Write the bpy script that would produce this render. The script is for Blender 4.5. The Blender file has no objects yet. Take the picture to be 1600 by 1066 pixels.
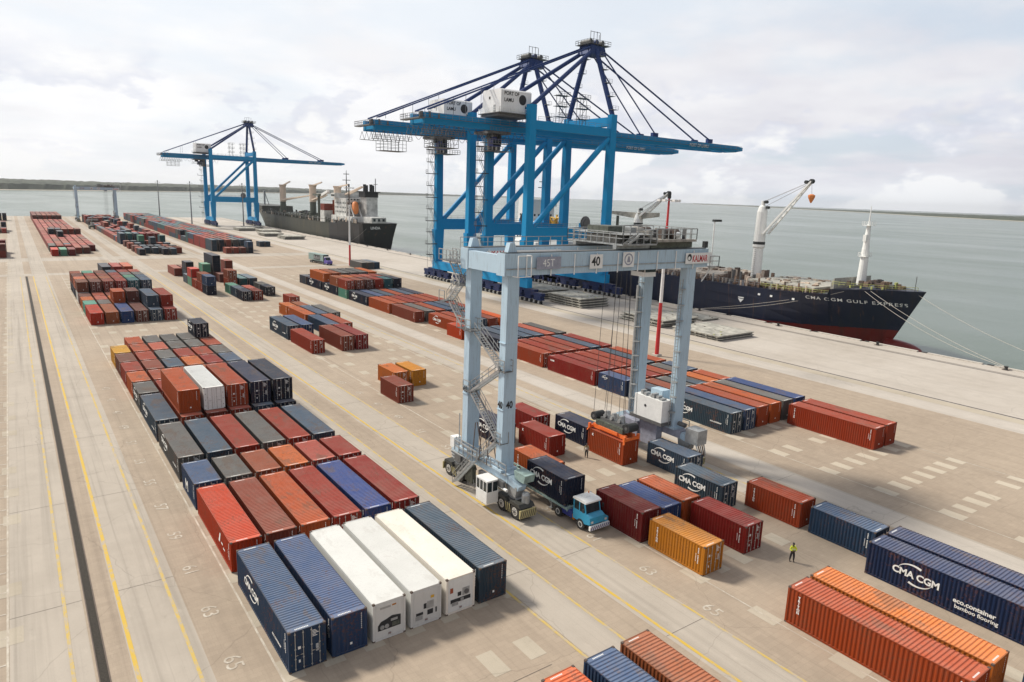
import bpy, bmesh, math, random
from mathutils import Vector, Matrix
R = math.radians
random.seed(7)
scene = bpy.context.scene
col = scene.collection
# ---------------------------------------------------------------- camera
cam_d = bpy.data.cameras.new('camera'); cam = bpy.data.objects.new('camera', cam_d); col.objects.link(cam)
cam_d.sensor_width = 36; cam_d.lens = 24.1963; cam_d.clip_end = 60000; cam_d.clip_start = 0.5
yaw, pitch, roll = 0.62760, 0.20980, 0.0350
f_ = Vector((math.sin(yaw)*math.cos(pitch), math.cos(yaw)*math.cos(pitch), -math.sin(pitch)))
r_ = Vector((math.cos(yaw), -math.sin(yaw), 0)); u_ = r_.cross(f_)
r2 = math.cos(roll)*r_ + math.sin(roll)*u_; u2 = -math.sin(roll)*r_ + math.cos(roll)*u_
M = Matrix((( r2.x, u2.x, -f_.x), (r2.y, u2.y, -f_.y), (r2.z, u2.z, -f_.z))).to_4x4()
M.translation = Vector((-11.5528, -38.611, 30.1615)); cam.matrix_world = M
scene.camera = cam
# ---------------------------------------------------------------- world and sun
SUN_AZ, SUN_EL = -28.0, 44.0       # azimuth from +Y towards +X
world = bpy.data.worlds.new('World'); scene.world = world; world.use_nodes = True
nt = world.node_tree; nt.nodes.clear()
def N(t, **k):
    n = nt.nodes.new(t)
    for a, b in k.items():
        if a == 'op': n.operation = b
        else: setattr(n, a, b)
    return n
def L(a, b): nt.links.new(a, b)
def val(x):
    n = N('ShaderNodeValue'); n.outputs[0].default_value = x; return n.outputs[0]
def mth(op, a, b=None, clamp=False):
    n = N('ShaderNodeMath', op=op); n.use_clamp = clamp
    for i, v in enumerate((a, b)):
        if v is None: continue
        if isinstance(v, (int, float)): n.inputs[i].default_value = v
        else: L(v, n.inputs[i])
    return n.outputs[0]
def ramp(fac, stops, interp='LINEAR'):
    n = N('ShaderNodeValToRGB'); n.color_ramp.interpolation = interp
    e = n.color_ramp.elements
    while len(e) > 1: e.remove(e[-1])
    e[0].position = stops[0][0]; e[0].color = (*stops[0][1], 1) if hasattr(stops[0][1], '__len__') else (stops[0][1],)*3 + (1,)
    for p, c in stops[1:]:
        q = e.new(p); q.color = (*c, 1) if hasattr(c, '__len__') else (c, c, c, 1)
    L(fac, n.inputs[0]); return n.outputs[0]
def mixc(fac, a, b, blend='MIX'):
    n = N('ShaderNodeMix'); n.data_type = 'RGBA'; n.blend_type = blend
    for s, v in ((0, fac), (6, a), (7, b)):
        if isinstance(v, (int, float)): n.inputs[s].default_value = v
        elif isinstance(v, tuple): n.inputs[s].default_value = (*v, 1)
        else: L(v, n.inputs[s])
    return n.outputs[2]
sky = N('ShaderNodeTexSky'); sky.sky_type = 'NISHITA'; sky.sun_disc = False
sky.sun_elevation = R(SUN_EL); sky.sun_rotation = R(SUN_AZ); sky.dust_density = 3.0; sky.air_density = 1.0
tc = N('ShaderNodeTexCoord'); sep = N('ShaderNodeSeparateXYZ'); L(tc.outputs['Generated'], sep.inputs[0])
# cloud layer laid out on a flat ceiling overhead, so that it foreshortens to the horizon
zc = mth('MAXIMUM', sep.outputs[2], 0.0); zd = mth('ADD', zc, 0.16)
cx = mth('DIVIDE', sep.outputs[0], zd); cy = mth('DIVIDE', sep.outputs[1], zd)
cmb = N('ShaderNodeCombineXYZ'); L(cx, cmb.inputs[0]); L(cy, cmb.inputs[1])
n1 = N('ShaderNodeTexNoise'); n1.inputs['Scale'].default_value = 0.75; n1.inputs['Detail'].default_value = 6; n1.inputs['Roughness'].default_value = 0.52
L(cmb.outputs[0], n1.inputs['Vector'])
n2 = N('ShaderNodeTexNoise'); n2.inputs['Scale'].default_value = 1.7; n2.inputs['Detail'].default_value = 5
mp = N('ShaderNodeMapping'); mp.inputs['Location'].default_value = (4.2, 1.3, 0.4); L(cmb.outputs[0], mp.inputs[0]); L(mp.outputs[0], n2.inputs['Vector'])
cover = ramp(n1.outputs[0], [(0.38, 0.25), (0.54, 1.0)], 'EASE')
# grey veil of thicker cloud away from the sun, thin bright veil towards it
sd = Vector((math.sin(R(SUN_AZ))*math.cos(R(SUN_EL)), math.cos(R(SUN_AZ))*math.cos(R(SUN_EL)), math.sin(R(SUN_EL))))
dot = N('ShaderNodeVectorMath'); dot.operation = 'DOT_PRODUCT'; L(tc.outputs['Generated'], dot.inputs[0]); dot.inputs[1].default_value = sd
tow = ramp(mth('ADD', mth('MULTIPLY', dot.outputs['Value'], 0.5), 0.5), [(0.0, 0.0), (0.56, 0.2), (0.76, 1.0)])
thick = ramp(n2.outputs[0], [(0.40, 0.0), (0.62, 1.0)])
cloud_grey = mixc(thick, (8.3, 8.3, 8.7), (7.1, 7.1, 7.8))
away = ramp(mth('ADD', mth('MULTIPLY', dot.outputs['Value'], 0.5), 0.5), [(0.10, 1.0), (0.48, 0.0)])  # mask for the darkened sky behind the camera, out of view
cloud_white = mixc(thick, (10.2, 10.2, 10.3), (9.3, 9.3, 9.5))
cloud = mixc(tow, cloud_grey, cloud_white)
skyc = mixc(0.62, sky.outputs[0], (7.5, 8.9, 10.4))
skyc = mixc(mth('MULTIPLY', tow, 0.6), skyc, (9.6, 9.9, 10.3))
base = mixc(cover, skyc, cloud)
# low cumulus bank near the horizon over the sea
n3 = N('ShaderNodeTexNoise'); n3.inputs['Scale'].default_value = 7.0; n3.inputs['Detail'].default_value = 7; n3.inputs['Roughness'].default_value = 0.55
mp3 = N('ShaderNodeMapping'); mp3.inputs['Scale'].default_value = (1, 1, 2.1); mp3.inputs['Location'].default_value = (0.35, 0.1, 0.25)
L(tc.outputs['Generated'], mp3.inputs[0]); L(mp3.outputs[0], n3.inputs['Vector'])
low = ramp(sep.outputs[2], [(0.0, 1.0), (0.07, 1.0), (0.17, 0.0)])
cum = mth('MULTIPLY', ramp(n3.outputs[0], [(0.47, 0.0), (0.53, 1.0)]), low)
shade = ramp(mth('ADD', n3.outputs[0], mth('MULTIPLY', sep.outputs[2], -1.2)), [(0.36, (6.4, 6.8, 8.2)), (0.43, (8.0, 8.2, 8.9)), (0.49, (9.9, 9.9, 9.9))])
base2 = mixc(cum, base, shade)
horizon = ramp(sep.outputs[2], [(0.0, 0.5), (0.06, 0.0)])
base3 = mixc(horizon, base2, mixc(tow, (8.3, 8.8, 9.7), (9.9, 9.9, 9.9)))
bg = N('ShaderNodeBackground'); bg.inputs['Strength'].default_value = 0.1; high = ramp(sep.outputs[2], [(0.30, 0.0), (0.62, 0.62)]); base4 = mixc(high, base3, (2.6, 2.8, 3.3))  # high dims the unseen overhead sky to weaken fill light
L(mixc(mth('MULTIPLY', away, 0.92), base4, (0.8, 0.85, 1.0)), bg.inputs['Color'])  # unseen sky behind the camera made dark to deepen shade on near faces
wo = N('ShaderNodeOutputWorld'); L(bg.outputs[0], wo.inputs[0])
sun_d = bpy.data.lights.new('sun', 'SUN'); sun_d.energy = 4.5; sun_d.angle = R(9); sun_d.color = (1.0, 0.94, 0.83)
sun = bpy.data.objects.new('sun', sun_d); col.objects.link(sun); sun.rotation_euler = (-sd).to_track_quat('-Z', 'Y').to_euler()
vs = scene.view_settings; scene.display_settings.display_device = 'sRGB'
vs.view_transform = 'Standard'; vs.look = 'None'; vs.gamma = 1; vs.exposure = 0.0; vs.use_curve_mapping = False
cy_ = scene.cycles; cy_.max_bounces = 6; cy_.diffuse_bounces = 3; cy_.glossy_bounces = 3; cy_.transparent_max_bounces = 8
cy_.use_denoising = True; cy_.caustics_reflective = False; cy_.caustics_refractive = False
# ---------------------------------------------------------------- materials
def new_mat(name):
    global nt
    m = bpy.data.materials.new(name); m.use_nodes = True; nt = m.node_tree; nt.nodes.clear()
    o = N('ShaderNodeOutputMaterial'); b = N('ShaderNodeBsdfPrincipled'); L(b.outputs[0], o.inputs[0])
    return m, b
def noise(vec, scale, detail=4, rough=0.55, out=0):
    n = N('ShaderNodeTexNoise'); n.inputs['Scale'].default_value = scale; n.inputs['Detail'].default_value = detail
    n.inputs['Roughness'].default_value = rough; L(vec, n.inputs['Vector']); return n.outputs[out]
def mapping(vec, scale=(1,1,1), loc=(0,0,0)):
    n = N('ShaderNodeMapping'); n.inputs['Scale'].default_value = scale; n.inputs['Location'].default_value = loc; L(vec, n.inputs[0]); return n.outputs[0]
def bump(h, b, strength=0.3, dist=0.02):
    n = N('ShaderNodeBump'); n.inputs['Strength'].default_value = strength; n.inputs['Distance'].default_value = dist
    L(h, n.inputs['Height']); L(n.outputs[0], b.inputs['Normal'])
def paint(name, c, rust=0.35, dust=0.25, rough=0.55, fade=0.12, metal=0.0, rnd=True, grime=0.3, patch=0.0):
    m, b = new_mat(name)
    t = N('ShaderNodeTexCoord'); oi = N('ShaderNodeAttribute'); oi.attribute_type = 'OBJECT'; oi.attribute_name = 'tone'
    off = N('ShaderNodeVectorMath'); off.operation = 'MULTIPLY_ADD'
    cmb = N('ShaderNodeCombineXYZ'); 
    for i in range(3): L(oi.outputs['Fac'], cmb.inputs[i])
    L(cmb.outputs[0], off.inputs[0]); off.inputs[1].default_value = (37, 53, 71); L(t.outputs['Object'], off.inputs[2])
    v = off.outputs[0]
    big = noise(v, 0.45, 5); fine = noise(v, 5.5, 5, 0.65)
    lum = sum(c)/3
    pale = tuple(min(1, x*1.12 + lum*0.22+0.03) for x in c)
    cc = mixc(mth('MULTIPLY', ramp(big, [(0.35, 0.0), (0.68, 1.0)]), fade), c, pale)
    if rnd:
        hs = N('ShaderNodeHueSaturation'); L(cc, hs.inputs['Color'])
        L(mth('ADD', mth('MULTIPLY', oi.outputs['Fac'], 0.36), 0.80), hs.inputs['Value'])
        L(mth('ADD', mth('MULTIPLY', oi.outputs['Fac'], 0.02), 0.49), hs.inputs['Hue']); cc = hs.outputs[0]
    streak = noise(mapping(v, (3.5, 3.5, 0.35)), 1.6, 5, 0.6)
    gr = mth('MULTIPLY', ramp(streak, [(0.52, 0.0), (0.72, 1.0)]), grime)
    cc = mixc(gr, cc, (0.10, 0.075, 0.06))
    r = mth('MULTIPLY', ramp(mth('ADD', mth('MULTIPLY', fine, 0.6), mth('MULTIPLY', big, 0.4)), [(0.545, 0.0), (0.61, 1.0)]), rust)
    cc = mixc(r, cc, (0.15, 0.055, 0.025))
    if patch:
        pz = noise(mapping(v, (0.5, 0.22, 1)), 1.1, 7, 0.7); cc = mixc(mth('MULTIPLY', ramp(pz, [(0.56, 0.0), (0.60, 1.0)]), patch), cc, (0.16, 0.10, 0.065)); pz2 = noise(mapping(v, (0.3, 0.15, 1), (5, 9, 2)), 1.0, 5, 0.6); cc = mixc(mth('MULTIPLY', ramp(pz2, [(0.52, 0.0), (0.66, 1.0)]), patch), cc, tuple(x*0.72+0.05 for x in c))
    g = N('ShaderNodeNewGeometry'); s = N('ShaderNodeSeparateXYZ'); L(g.outputs['Normal'], s.inputs[0])
    up = ramp(s.outputs[2], [(0.55, 0.0), (0.8, 1.0)])
    dn = mth('ADD', mth('MULTIPLY', ramp(noise(v, 0.8, 6, 0.7), [(0.3, 0.0), (0.7, 1.0)]), dust), dust*0.55)
    cc = mixc(mth('MULTIPLY', up, dn, True), cc, (0.46, 0.40, 0.34))
    L(cc, b.inputs['Base Color']); b.inputs['Metallic'].default_value = metal; b.inputs['Specular IOR Level'].default_value = 0.22
    L(mth('ADD', mth('MULTIPLY', fine, 0.25), rough), b.inputs['Roughness'])
    return m
PAL = dict(
 red=(0.37,0.042,0.014), orange=(0.56,0.115,0.016), rust=(0.33,0.075,0.030), maroon=(0.20,0.013,0.007), crimson=(0.33,0.018,0.007),
 navy=(0.009,0.020,0.052), royal=(0.010,0.032,0.105), blue=(0.035,0.085,0.185), steel=(0.055,0.10,0.155), grey=(0.155,0.155,0.15), white=(0.72,0.72,0.69),
 cream=(0.76,0.70,0.62), yellow=(0.78,0.38,0.02), ochre=(0.74,0.29,0.012), green=(0.12,0.36,0.26), teal=(0.03,0.16,0.19), vermilion=(0.38,0.034,0.007), tangerine=(0.66,0.165,0.02),
 scarlet=(0.62,0.062,0.006), pink=(0.54,0.12,0.065), cobalt=(0.025,0.075,0.27), brown=(0.19,0.060,0.038))
MAT = {}
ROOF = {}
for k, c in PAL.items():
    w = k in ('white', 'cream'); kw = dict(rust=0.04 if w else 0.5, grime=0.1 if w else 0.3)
    MAT[k] = paint('paint_'+k, tuple(x*(0.9 if w else (0.46 if k in ('blue','steel','grey','navy','royal','cobalt','teal') else 0.60)) for x in c), dust=0.05 if w else 0.12, **kw)  # side and end colours darkened: shade put into the paint
    ROOF[k] = paint('weathered_lit_roof_'+k, tuple(min(0.8, x*(0.92 if w else 1.12)+((0.02, 0.028, 0.04)[i] if k in ('navy','royal','steel','blue') else 0)) for i, x in enumerate(c)), dust=0.05 if w else 0.16, fade=0.28, patch=0.10 if w else 0.5, **kw)  # roof copies paler than the sides: light painted in, besides fading and stains
def simple(name, c, rough=0.6, metal=0.0, var=0.15, sc=2.0):
    m, b = new_mat(name); t = N('ShaderNodeTexCoord')
    n = noise(t.outputs['Object'], sc, 5, 0.6)
    cc = mixc(ramp(n, [(0.3, 0.0), (0.7, 1.0)]), tuple(x*(1-var) for x in c), tuple(min(1, x*(1+var)+0.01) for x in c))
    L(cc, b.inputs['Base Color']); b.inputs['Roughness'].default_value = rough; b.inputs['Metallic'].default_value = metal
    return m
def paint2(name, c, **k): return paint(name, c, rnd=False, **k)
S = dict(
 casting=simple('corner_steel', (0.10,0.07,0.055), 0.7), rod=simple('galvanised_rod', (0.48,0.47,0.44), 0.5, 0.4), mark=simple('white_marking', (0.78,0.78,0.76), 0.6, 0, 0.05),
 dark=simple('dark_recess', (0.02,0.022,0.024), 0.7), tyre=simple('tyre_rubber', (0.022,0.021,0.020), 0.85), rim=simple('wheel_rim', (0.62,0.61,0.58), 0.5, 0.2),
 cblue=paint2('crane_blue', (0.003,0.245,0.51), rust=0.05, dust=0.05, rough=0.4, fade=0.05, grime=0.08), cnavy=paint2('crane_frame_blue', (0.018,0.045,0.155), rust=0.05, dust=0.04, rough=0.45, fade=0.05, grime=0.1),
 bogie=paint2('bogie_navy', (0.006,0.018,0.075), rust=0.2, dust=0.15), steel=simple('walkway_steel', (0.13,0.13,0.13), 0.6, 0.3), rail=simple('handrail_steel', (0.20,0.20,0.21), 0.5, 0.3),
 house=paint2('machine_house_white', (0.80,0.80,0.80), rust=0.06, dust=0.05, fade=0.05), pblue=paint2('pale_blue_paint', (0.43,0.56,0.66), rust=0.06, dust=0.06, fade=0.1, rough=0.4, grime=0.28),
 galv=simple('galvanised_steel', (0.36,0.37,0.37), 0.5, 0.4, 0.25), gwhite=simple('white_paint', (0.78,0.78,0.76), 0.5, 0, 0.06), glass=simple('cab_glass', (0.02,0.03,0.035), 0.08),
 spread=paint2('spreader_orange', (0.80,0.16,0.03), rust=0.3, dust=0.1), olive=simple('machinery_olive', (0.085,0.095,0.075), 0.6, 0.1, 0.4, 3), mach=simple('machinery_grey_brown', (0.30,0.28,0.25), 0.6, 0.1, 0.45, 1.5), rope=simple('wire_rope', (0.07,0.07,0.07), 0.6, 0.3),
 hazb=simple('hazard_dark', (0.04,0.04,0.035), 0.6), hazy=simple('hazard_yellow', (0.50,0.44,0.22), 0.6), red=simple('mast_red', (0.55,0.02,0.025), 0.5, 0, 0.1), black=simple('black_paint', (0.012,0.012,0.014), 0.5),
 gris=simple('lilac_grey_paint', (0.30,0.31,0.38), 0.55, 0, 0.2), cabb=paint2('cab_sky_blue', (0.045,0.31,0.50), rust=0.06, dust=0.05, fade=0.05), tblue=simple('tank_blue', (0.02,0.03,0.19), 0.5), orange=simple('mixed_orange', (0.62,0.19,0.04), 0.6),
 trailer=simple('trailer_grey_green', (0.24,0.33,0.31), 0.6, 0, 0.3), beige=simple('beige_mast_paint', (0.62,0.50,0.40), 0.6, 0, 0.12), signred=simple('sign_red', (0.48,0.03,0.04), 0.5), shipw=simple('weathered_ship_white', (0.52,0.52,0.50), 0.6, 0, 0.35, 0.35), yell=simple('ochre_yellow_paint', (0.62,0.36,0.03), 0.6, 0, 0.3, 4),
 lime=simple('deck_lime_rail', (0.42,0.44,0.14), 0.7, 0, 0.3), wood=simple('deck_rust_brown', (0.20,0.13,0.09), 0.8, 0, 0.5, 0.6), pont=simple('hatch_cover_grey', (0.36,0.345,0.30), 0.8, 0, 0.45, 0.7),
 cover=simple('hatch_deck_pale', (0.52,0.45,0.37), 0.8, 0, 0.35, 0.4), fender=simple('bollard_black', (0.03,0.028,0.027), 0.7), beton=simple('quay_cope_concrete', (0.50,0.46,0.41), 0.9, 0, 0.15), sheave=simple('cable_reel_dark', (0.05,0.055,0.05), 0.6))
# ---------------------------------------------------------------- mesh helper
class MB:
    def __init__(s): s.v = []; s.f = []; s.m = []; s.mats = []
    def mi(s, m):
        if m not in s.mats: s.mats.append(m)
        return s.mats.index(m)
    def add(s, vs, fs, m):
        o = len(s.v); k = s.mi(m); s.v += [tuple(v) for v in vs]
        for f in fs: s.f.append([i+o for i in f]); s.m.append(k)
    def box(s, x0, y0, z0, x1, y1, z1, m):
        s.add([(x0,y0,z0),(x1,y0,z0),(x1,y1,z0),(x0,y1,z0),(x0,y0,z1),(x1,y0,z1),(x1,y1,z1),(x0,y1,z1)],
              [(0,3,2,1),(4,5,6,7),(0,1,5,4),(1,2,6,5),(2,3,7,6),(3,0,4,7)], m); return s
    def cbox(s, c, d, m): return s.box(c[0]-d[0]/2, c[1]-d[1]/2, c[2]-d[2]/2, c[0]+d[0]/2, c[1]+d[1]/2, c[2]+d[2]/2, m)
    def frame(s, p, q, up=(0,0,1)):
        p = Vector(p); q = Vector(q); d = (q-p).normalized(); up = Vector(up)
        if abs(d.dot(up)) > 0.98: up = Vector((0,1,0))
        a = d.cross(up).normalized(); b = a.cross(d).normalized(); return p, q, a, b
    def beam(s, p, q, w, h, m, w2=None, h2=None, up=(0,0,1)):
        p, q, a, b = s.frame(p, q, up); w2 = w if w2 is None else w2; h2 = h if h2 is None else h2
        vs = [p-a*w/2-b*h/2, p+a*w/2-b*h/2, p+a*w/2+b*h/2, p-a*w/2+b*h/2, q-a*w2/2-b*h2/2, q+a*w2/2-b*h2/2, q+a*w2/2+b*h2/2, q-a*w2/2+b*h2/2]
        s.add(vs, [(0,1,2,3),(4,7,6,5),(0,4,5,1),(1,5,6,2),(2,6,7,3),(3,7,4,0)], m); return s
    def tube(s, p, q, r, m, n=8, r2=None):
        p, q, a, b = s.frame(p, q); r2 = r if r2 is None else r2; vs = []
        for P, rr in ((p, r), (q, r2)):
            for i in range(n):
                t = 2*math.pi*i/n; vs.append(P + a*rr*math.cos(t) + b*rr*math.sin(t))
        fs = [(i, (i+1) % n, n+(i+1) % n, n+i) for i in range(n)] + [tuple(range(n-1, -1, -1)), tuple(range(n, 2*n))]
        s.add(vs, fs, m); return s
    def lathe(s, c, prof, m, n=16):      # profile of (r, z) about a vertical axis at c
        vs = [(c[0]+r*math.cos(2*math.pi*i/n), c[1]+r*math.sin(2*math.pi*i/n), c[2]+z) for r, z in prof for i in range(n)]
        fs = []
        for k in range(len(prof)-1):
            for i in range(n): fs.append((k*n+i, k*n+(i+1) % n, (k+1)*n+(i+1) % n, (k+1)*n+i))
        fs += [tuple(range(n-1, -1, -1)), tuple((len(prof)-1)*n+i for i in range(n))]
        s.add(vs, fs, m); return s
    def prism(s, poly, axis, a, b, m):   # polygon in the plane normal to axis (0: yz, 1: xz, 2: xy)
        def P(t, u, v): return (t,u,v) if axis == 0 else ((u,t,v) if axis == 1 else (u,v,t))
        n = len(poly); vs = [P(a, *q) for q in poly] + [P(b, *q) for q in poly]
        s.add(vs, [tuple(range(n)), tuple(range(2*n-1, n-1, -1))] + [(i, (i+1) % n, n+(i+1) % n, n+i) for i in range(n)], m); return s
    def railing(s, p, q, m, h=1.1, step=2.5, r=0.035):
        p = Vector(p); q = Vector(q); n = max(1, int((q-p).length/step)); z = Vector((0,0,h))
        s.beam(p+z, q+z, r*2, r*2, m); s.beam(p+z*0.5, q+z*0.5, r*1.5, r*1.5, m)
        for i in range(n+1):
            a = p.lerp(q, i/n); s.beam(a, a+z, r*1.6, r*1.6, m)
        return s
    def mesh(s, name):
        me = bpy.data.meshes.new(name); me.from_pydata(s.v, [], s.f)
        for m in s.mats: me.materials.append(m)
        me.polygons.foreach_set('material_index', s.m)
        bm = bmesh.new(); bm.from_mesh(me); bmesh.ops.recalc_face_normals(bm, faces=bm.faces); bm.to_mesh(me); bm.free()
        return me
    def build(s, name, parent=None, loc=(0,0,0), smooth=False):
        me = s.mesh(name)
        if smooth: me.polygons.foreach_set('use_smooth', [True]*len(me.polygons))
        return put(name, me, parent, loc)
def put(name, me, parent=None, loc=(0,0,0)):
    o = bpy.data.objects.new(name, me); col.objects.link(o); o.location = loc
    if parent is not None: o.parent = parent
    return o
def tag(o, label=None, cat=None, group=None, kind=None):
    for k, v in (('label', label), ('category', cat), ('group', group), ('kind', kind)):
        if v: o[k] = v
    return o
def thing(name, label, cat, loc=(0,0,0), rz=0, group=None):
    o = bpy.data.objects.new(name, None); col.objects.link(o); o.location = loc; o.rotation_euler = (0,0,rz); o.empty_display_size = 0.5
    return tag(o, label, cat, group)
def copy_tree(o, parent=None):
    c = o.copy(); col.objects.link(c); c.parent = parent
    for ch in [x for x in bpy.data.objects if x.parent == o]: copy_tree(ch, c)
    return c
def text_mesh(body, size=1.0, bold=0.0, extrude=0.0, spacing=1.0, align='LEFT', line=1.0):
    cu = bpy.data.curves.new('lettering', 'FONT'); cu.body = body; cu.size = size; cu.offset = bold; cu.extrude = extrude
    cu.space_character = spacing; cu.align_x = align; cu.space_line = line; cu.resolution_u = 3
    o = bpy.data.objects.new('lettering', cu); col.objects.link(o); dg = bpy.context.evaluated_depsgraph_get(); dg.update()
    me = bpy.data.meshes.new_from_object(o.evaluated_get(dg)); bpy.data.objects.remove(o); bpy.data.curves.remove(cu)
    return me
def mesh_data(me): return [tuple(v.co) for v in me.vertices], [tuple(p.vertices) for p in me.polygons]
# ---------------------------------------------------------------- containers
W = 2.438; L20, L40 = 6.058, 12.192; HS, HC = 2.591, 2.896
_cache = {}
def corr(n_len, y0, y1, depth, period):
    """trapezoid profile along y: list of (y, offset)"""
    n = max(2, int((y1-y0)/period)); p = (y1-y0)/n; out = []
    for i in range(n):
        a = y0+i*p; out += [(a, 0), (a+p*0.28, 0), (a+p*0.5, depth), (a+p*0.78, depth)]
    out.append((y1, 0)); return out
def cont_meshes(Ln, H, doors, reefer=False):
    key = (Ln, H, doors, reefer)
    if key in _cache: return _cache[key]
    P = MAT['red']; d = {}
    f = MB(); hx = W/2; c = 0.165
    for sx in (-1, 1):
        for y0 in (0.0, Ln-0.16):
            f.box(sx*hx-(c if sx > 0 else 0), y0+0.004, 0.118, sx*hx+(c if sx < 0 else 0), y0+0.156, H-0.118, P)
            for z in (0, H-0.118):
                f.box(sx*(hx+0.004)-(0.17 if sx > 0 else 0), y0-0.004, z, sx*(hx+0.004)+(0.17 if sx < 0 else 0), y0+0.164, z+0.118, S['casting'])
        x = sx*hx
        f.box(min(x-sx*0.005, x-sx*0.065), 0.164, H-0.105, max(x-sx*0.005, x-sx*0.065), Ln-0.164, H-0.045, P)
        f.box(min(x-sx*0.005, x-sx*0.065), 0.164, 0.03, max(x-sx*0.005, x-sx*0.065), Ln-0.164, 0.17, P)
    for y0 in (0.01, Ln-0.08):
        f.box(-hx+0.166, y0, H-0.125, hx-0.166, y0+0.07, H-0.012, P); f.box(-hx+0.166, y0, 0.02, hx-0.166, y0+0.07, 0.17, P)
    f.box(-hx+0.07, 0.09, 0.12, hx-0.07, Ln-0.09, 0.16, S['dark'])
    d['frame'] = f.mesh('frame')
    s = MB(); z0, z1 = 0.17, H-0.105
    for sx in (-1, 1):
        pr = [(0.16, 0.012), (Ln-0.16, 0.012)] if reefer else [(y, o+0.012) for y, o in corr(0, 0.17, Ln-0.17, 0.045, 0.29)]
        vs = []
        for y, o in pr: vs += [(sx*(hx-o), y, z0), (sx*(hx-o), y, z1)]
        s.add(vs, [(2*i, 2*i+2, 2*i+3, 2*i+1) for i in range(len(pr)-1)], P)
        # pale identification marks beside the door post
        if not reefer:
            ym = 0.62
            for k in range(11):
                z = H-0.32-k*0.13
                s.box(sx*(hx-0.006)-0.003, ym-0.045, z-0.08, sx*(hx-0.006)+0.003, ym+0.045, z, S['mark']) if k not in (4,) else None
            ym2 = ym+0.22
            for k in range(6):
                z = H-0.9-k*0.12
                s.box(sx*(hx-0.006)-0.003, ym2-0.03, z-0.06, sx*(hx-0.006)+0.003, ym2+0.03, z, S['mark'])
    d['side_panel'] = s.mesh('side_panel')
    r = MB()
    pr = [(0.08, 0.035), (Ln-0.08, 0.035)] if reefer else [(0.08, 0.03), (0.36, 0.03)] + [(y, 0.03+o) for y, o in corr(0, 0.38, Ln-0.38, 0.05, 0.27)] + [(Ln-0.36, 0.03), (Ln-0.08, 0.03)]
    vs = []
    for y, o in pr: vs += [(-hx+0.06, y, H-o), (hx-0.06, y, H-o)]
    r.add(vs, [(2*i, 2*i+1, 2*i+3, 2*i+2) for i in range(len(pr)-1)], P)
    if not reefer:
        for y in (0.24, Ln-0.24):
            for k in range(9): r.box(-0.72+k*0.1, y-0.05, H-0.031, -0.655+k*0.1, y+0.05, H-0.026, S['mark'])
    d['roof'] = r.mesh('roof')
    # blank corrugated end
    e = MB(); ye = 0.03 if doors == 'far' else Ln-0.03; sg = 1 if doors == 'far' else -1
    pr = [(-hx+0.166, 0), (hx-0.166, 0)] if reefer else [(a, o) for a, o in corr(0, -hx+0.166, hx-0.166, 0.045, 0.27)]
    vs = []
    for x, o in pr: vs += [(x, ye+sg*o, 0.17), (x, ye+sg*o, H-0.125)]
    e.add(vs, [(2*i, 2*i+2, 2*i+3, 2*i+1) for i in range(len(pr)-1)], P)
    if not reefer:
        for k in range(8): e.box(hx-0.42, ye-sg*0.004-0.002, H-0.35-k*0.15, hx-0.37, ye-sg*0.004+0.002, H-0.26-k*0.15, S['mark'])
        e.box(0.0, ye-sg*0.004-0.002, 0.55, 0.16, ye-sg*0.004+0.002, 0.72, S['mark'])
    d['end_wall'] = e.mesh('end_wall')
    yd = 0.02 if doors != 'far' else Ln-0.02; sg = 1 if doors != 'far' else -1
    for k, (a, b) in enumerate(((-hx+0.17, -0.008), (0.008, hx-0.17))):
        q = MB(); y1 = yd+sg*0.05
        q.box(a, min(yd+sg*0.012, y1), 0.175, b, max(yd+sg*0.012, y1), H-0.13, P)
        for z in (0.45, 0.95, 1.45, 1.95):
            q.box(a+0.09, min(yd+sg*0.002, yd+sg*0.03), z, b-0.09, max(yd+sg*0.002, yd+sg*0.03), z+0.30, P)
        for z in (0.5, 1.25, 2.0): q.box(a-0.03 if k == 0 else b-0.05, min(yd, yd+sg*0.02), z, a+0.05 if k == 0 else b+0.03, max(yd, yd+sg*0.02), z+0.12, S['casting'])
        xm = (a+b)/2
        if k == 1:
            for j in range(5): q.box(xm-0.2, yd-sg*0.001-0.002, H-0.36-j*0.1, xm+0.02+0.1*(j % 3), yd-sg*0.001+0.002, H-0.31-j*0.1, S['mark'])
            for j in range(9): q.box(xm+0.02, yd-sg*0.001-0.002, 1.5-j*0.06, xm+0.2, yd-sg*0.001+0.002, 1.53-j*0.06, S['mark'])
        else:
            q.box(xm-0.08, yd-sg*0.001-0.002, 1.55, xm+0.1, yd-sg*0.001+0.002, 1.75, S['mark']); q.box(xm-0.05, yd-sg*0.001-0.002, 0.6, xm+0.06, yd-sg*0.001+0.002, 0.8, S['mark'])
        d['door%d' % k] = q.mesh('door')
        q = MB()
        for x in (a+0.26, b-0.26):
            q.tube((x, yd-sg*0.035, 0.10), (x, yd-sg*0.035, H-0.07), 0.022, S['rod'], 6)
            for z in (0.2, 0.9, 1.6, H-0.25): q.box(x-0.05, min(yd-sg*0.055, yd), z, x+0.05, max(yd-sg*0.055, yd), z+0.06, S['rod'])
            q.box(x, min(yd-sg*0.05, yd-sg*0.03), 1.15, x+0.34*(1 if x < xm else -1) if True else 0, max(yd-sg*0.05, yd-sg*0.03), 1.19, S['rod'])
        d['rod%d' % k] = q.mesh('lock_rod')
    _cache[key] = d; return d
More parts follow.
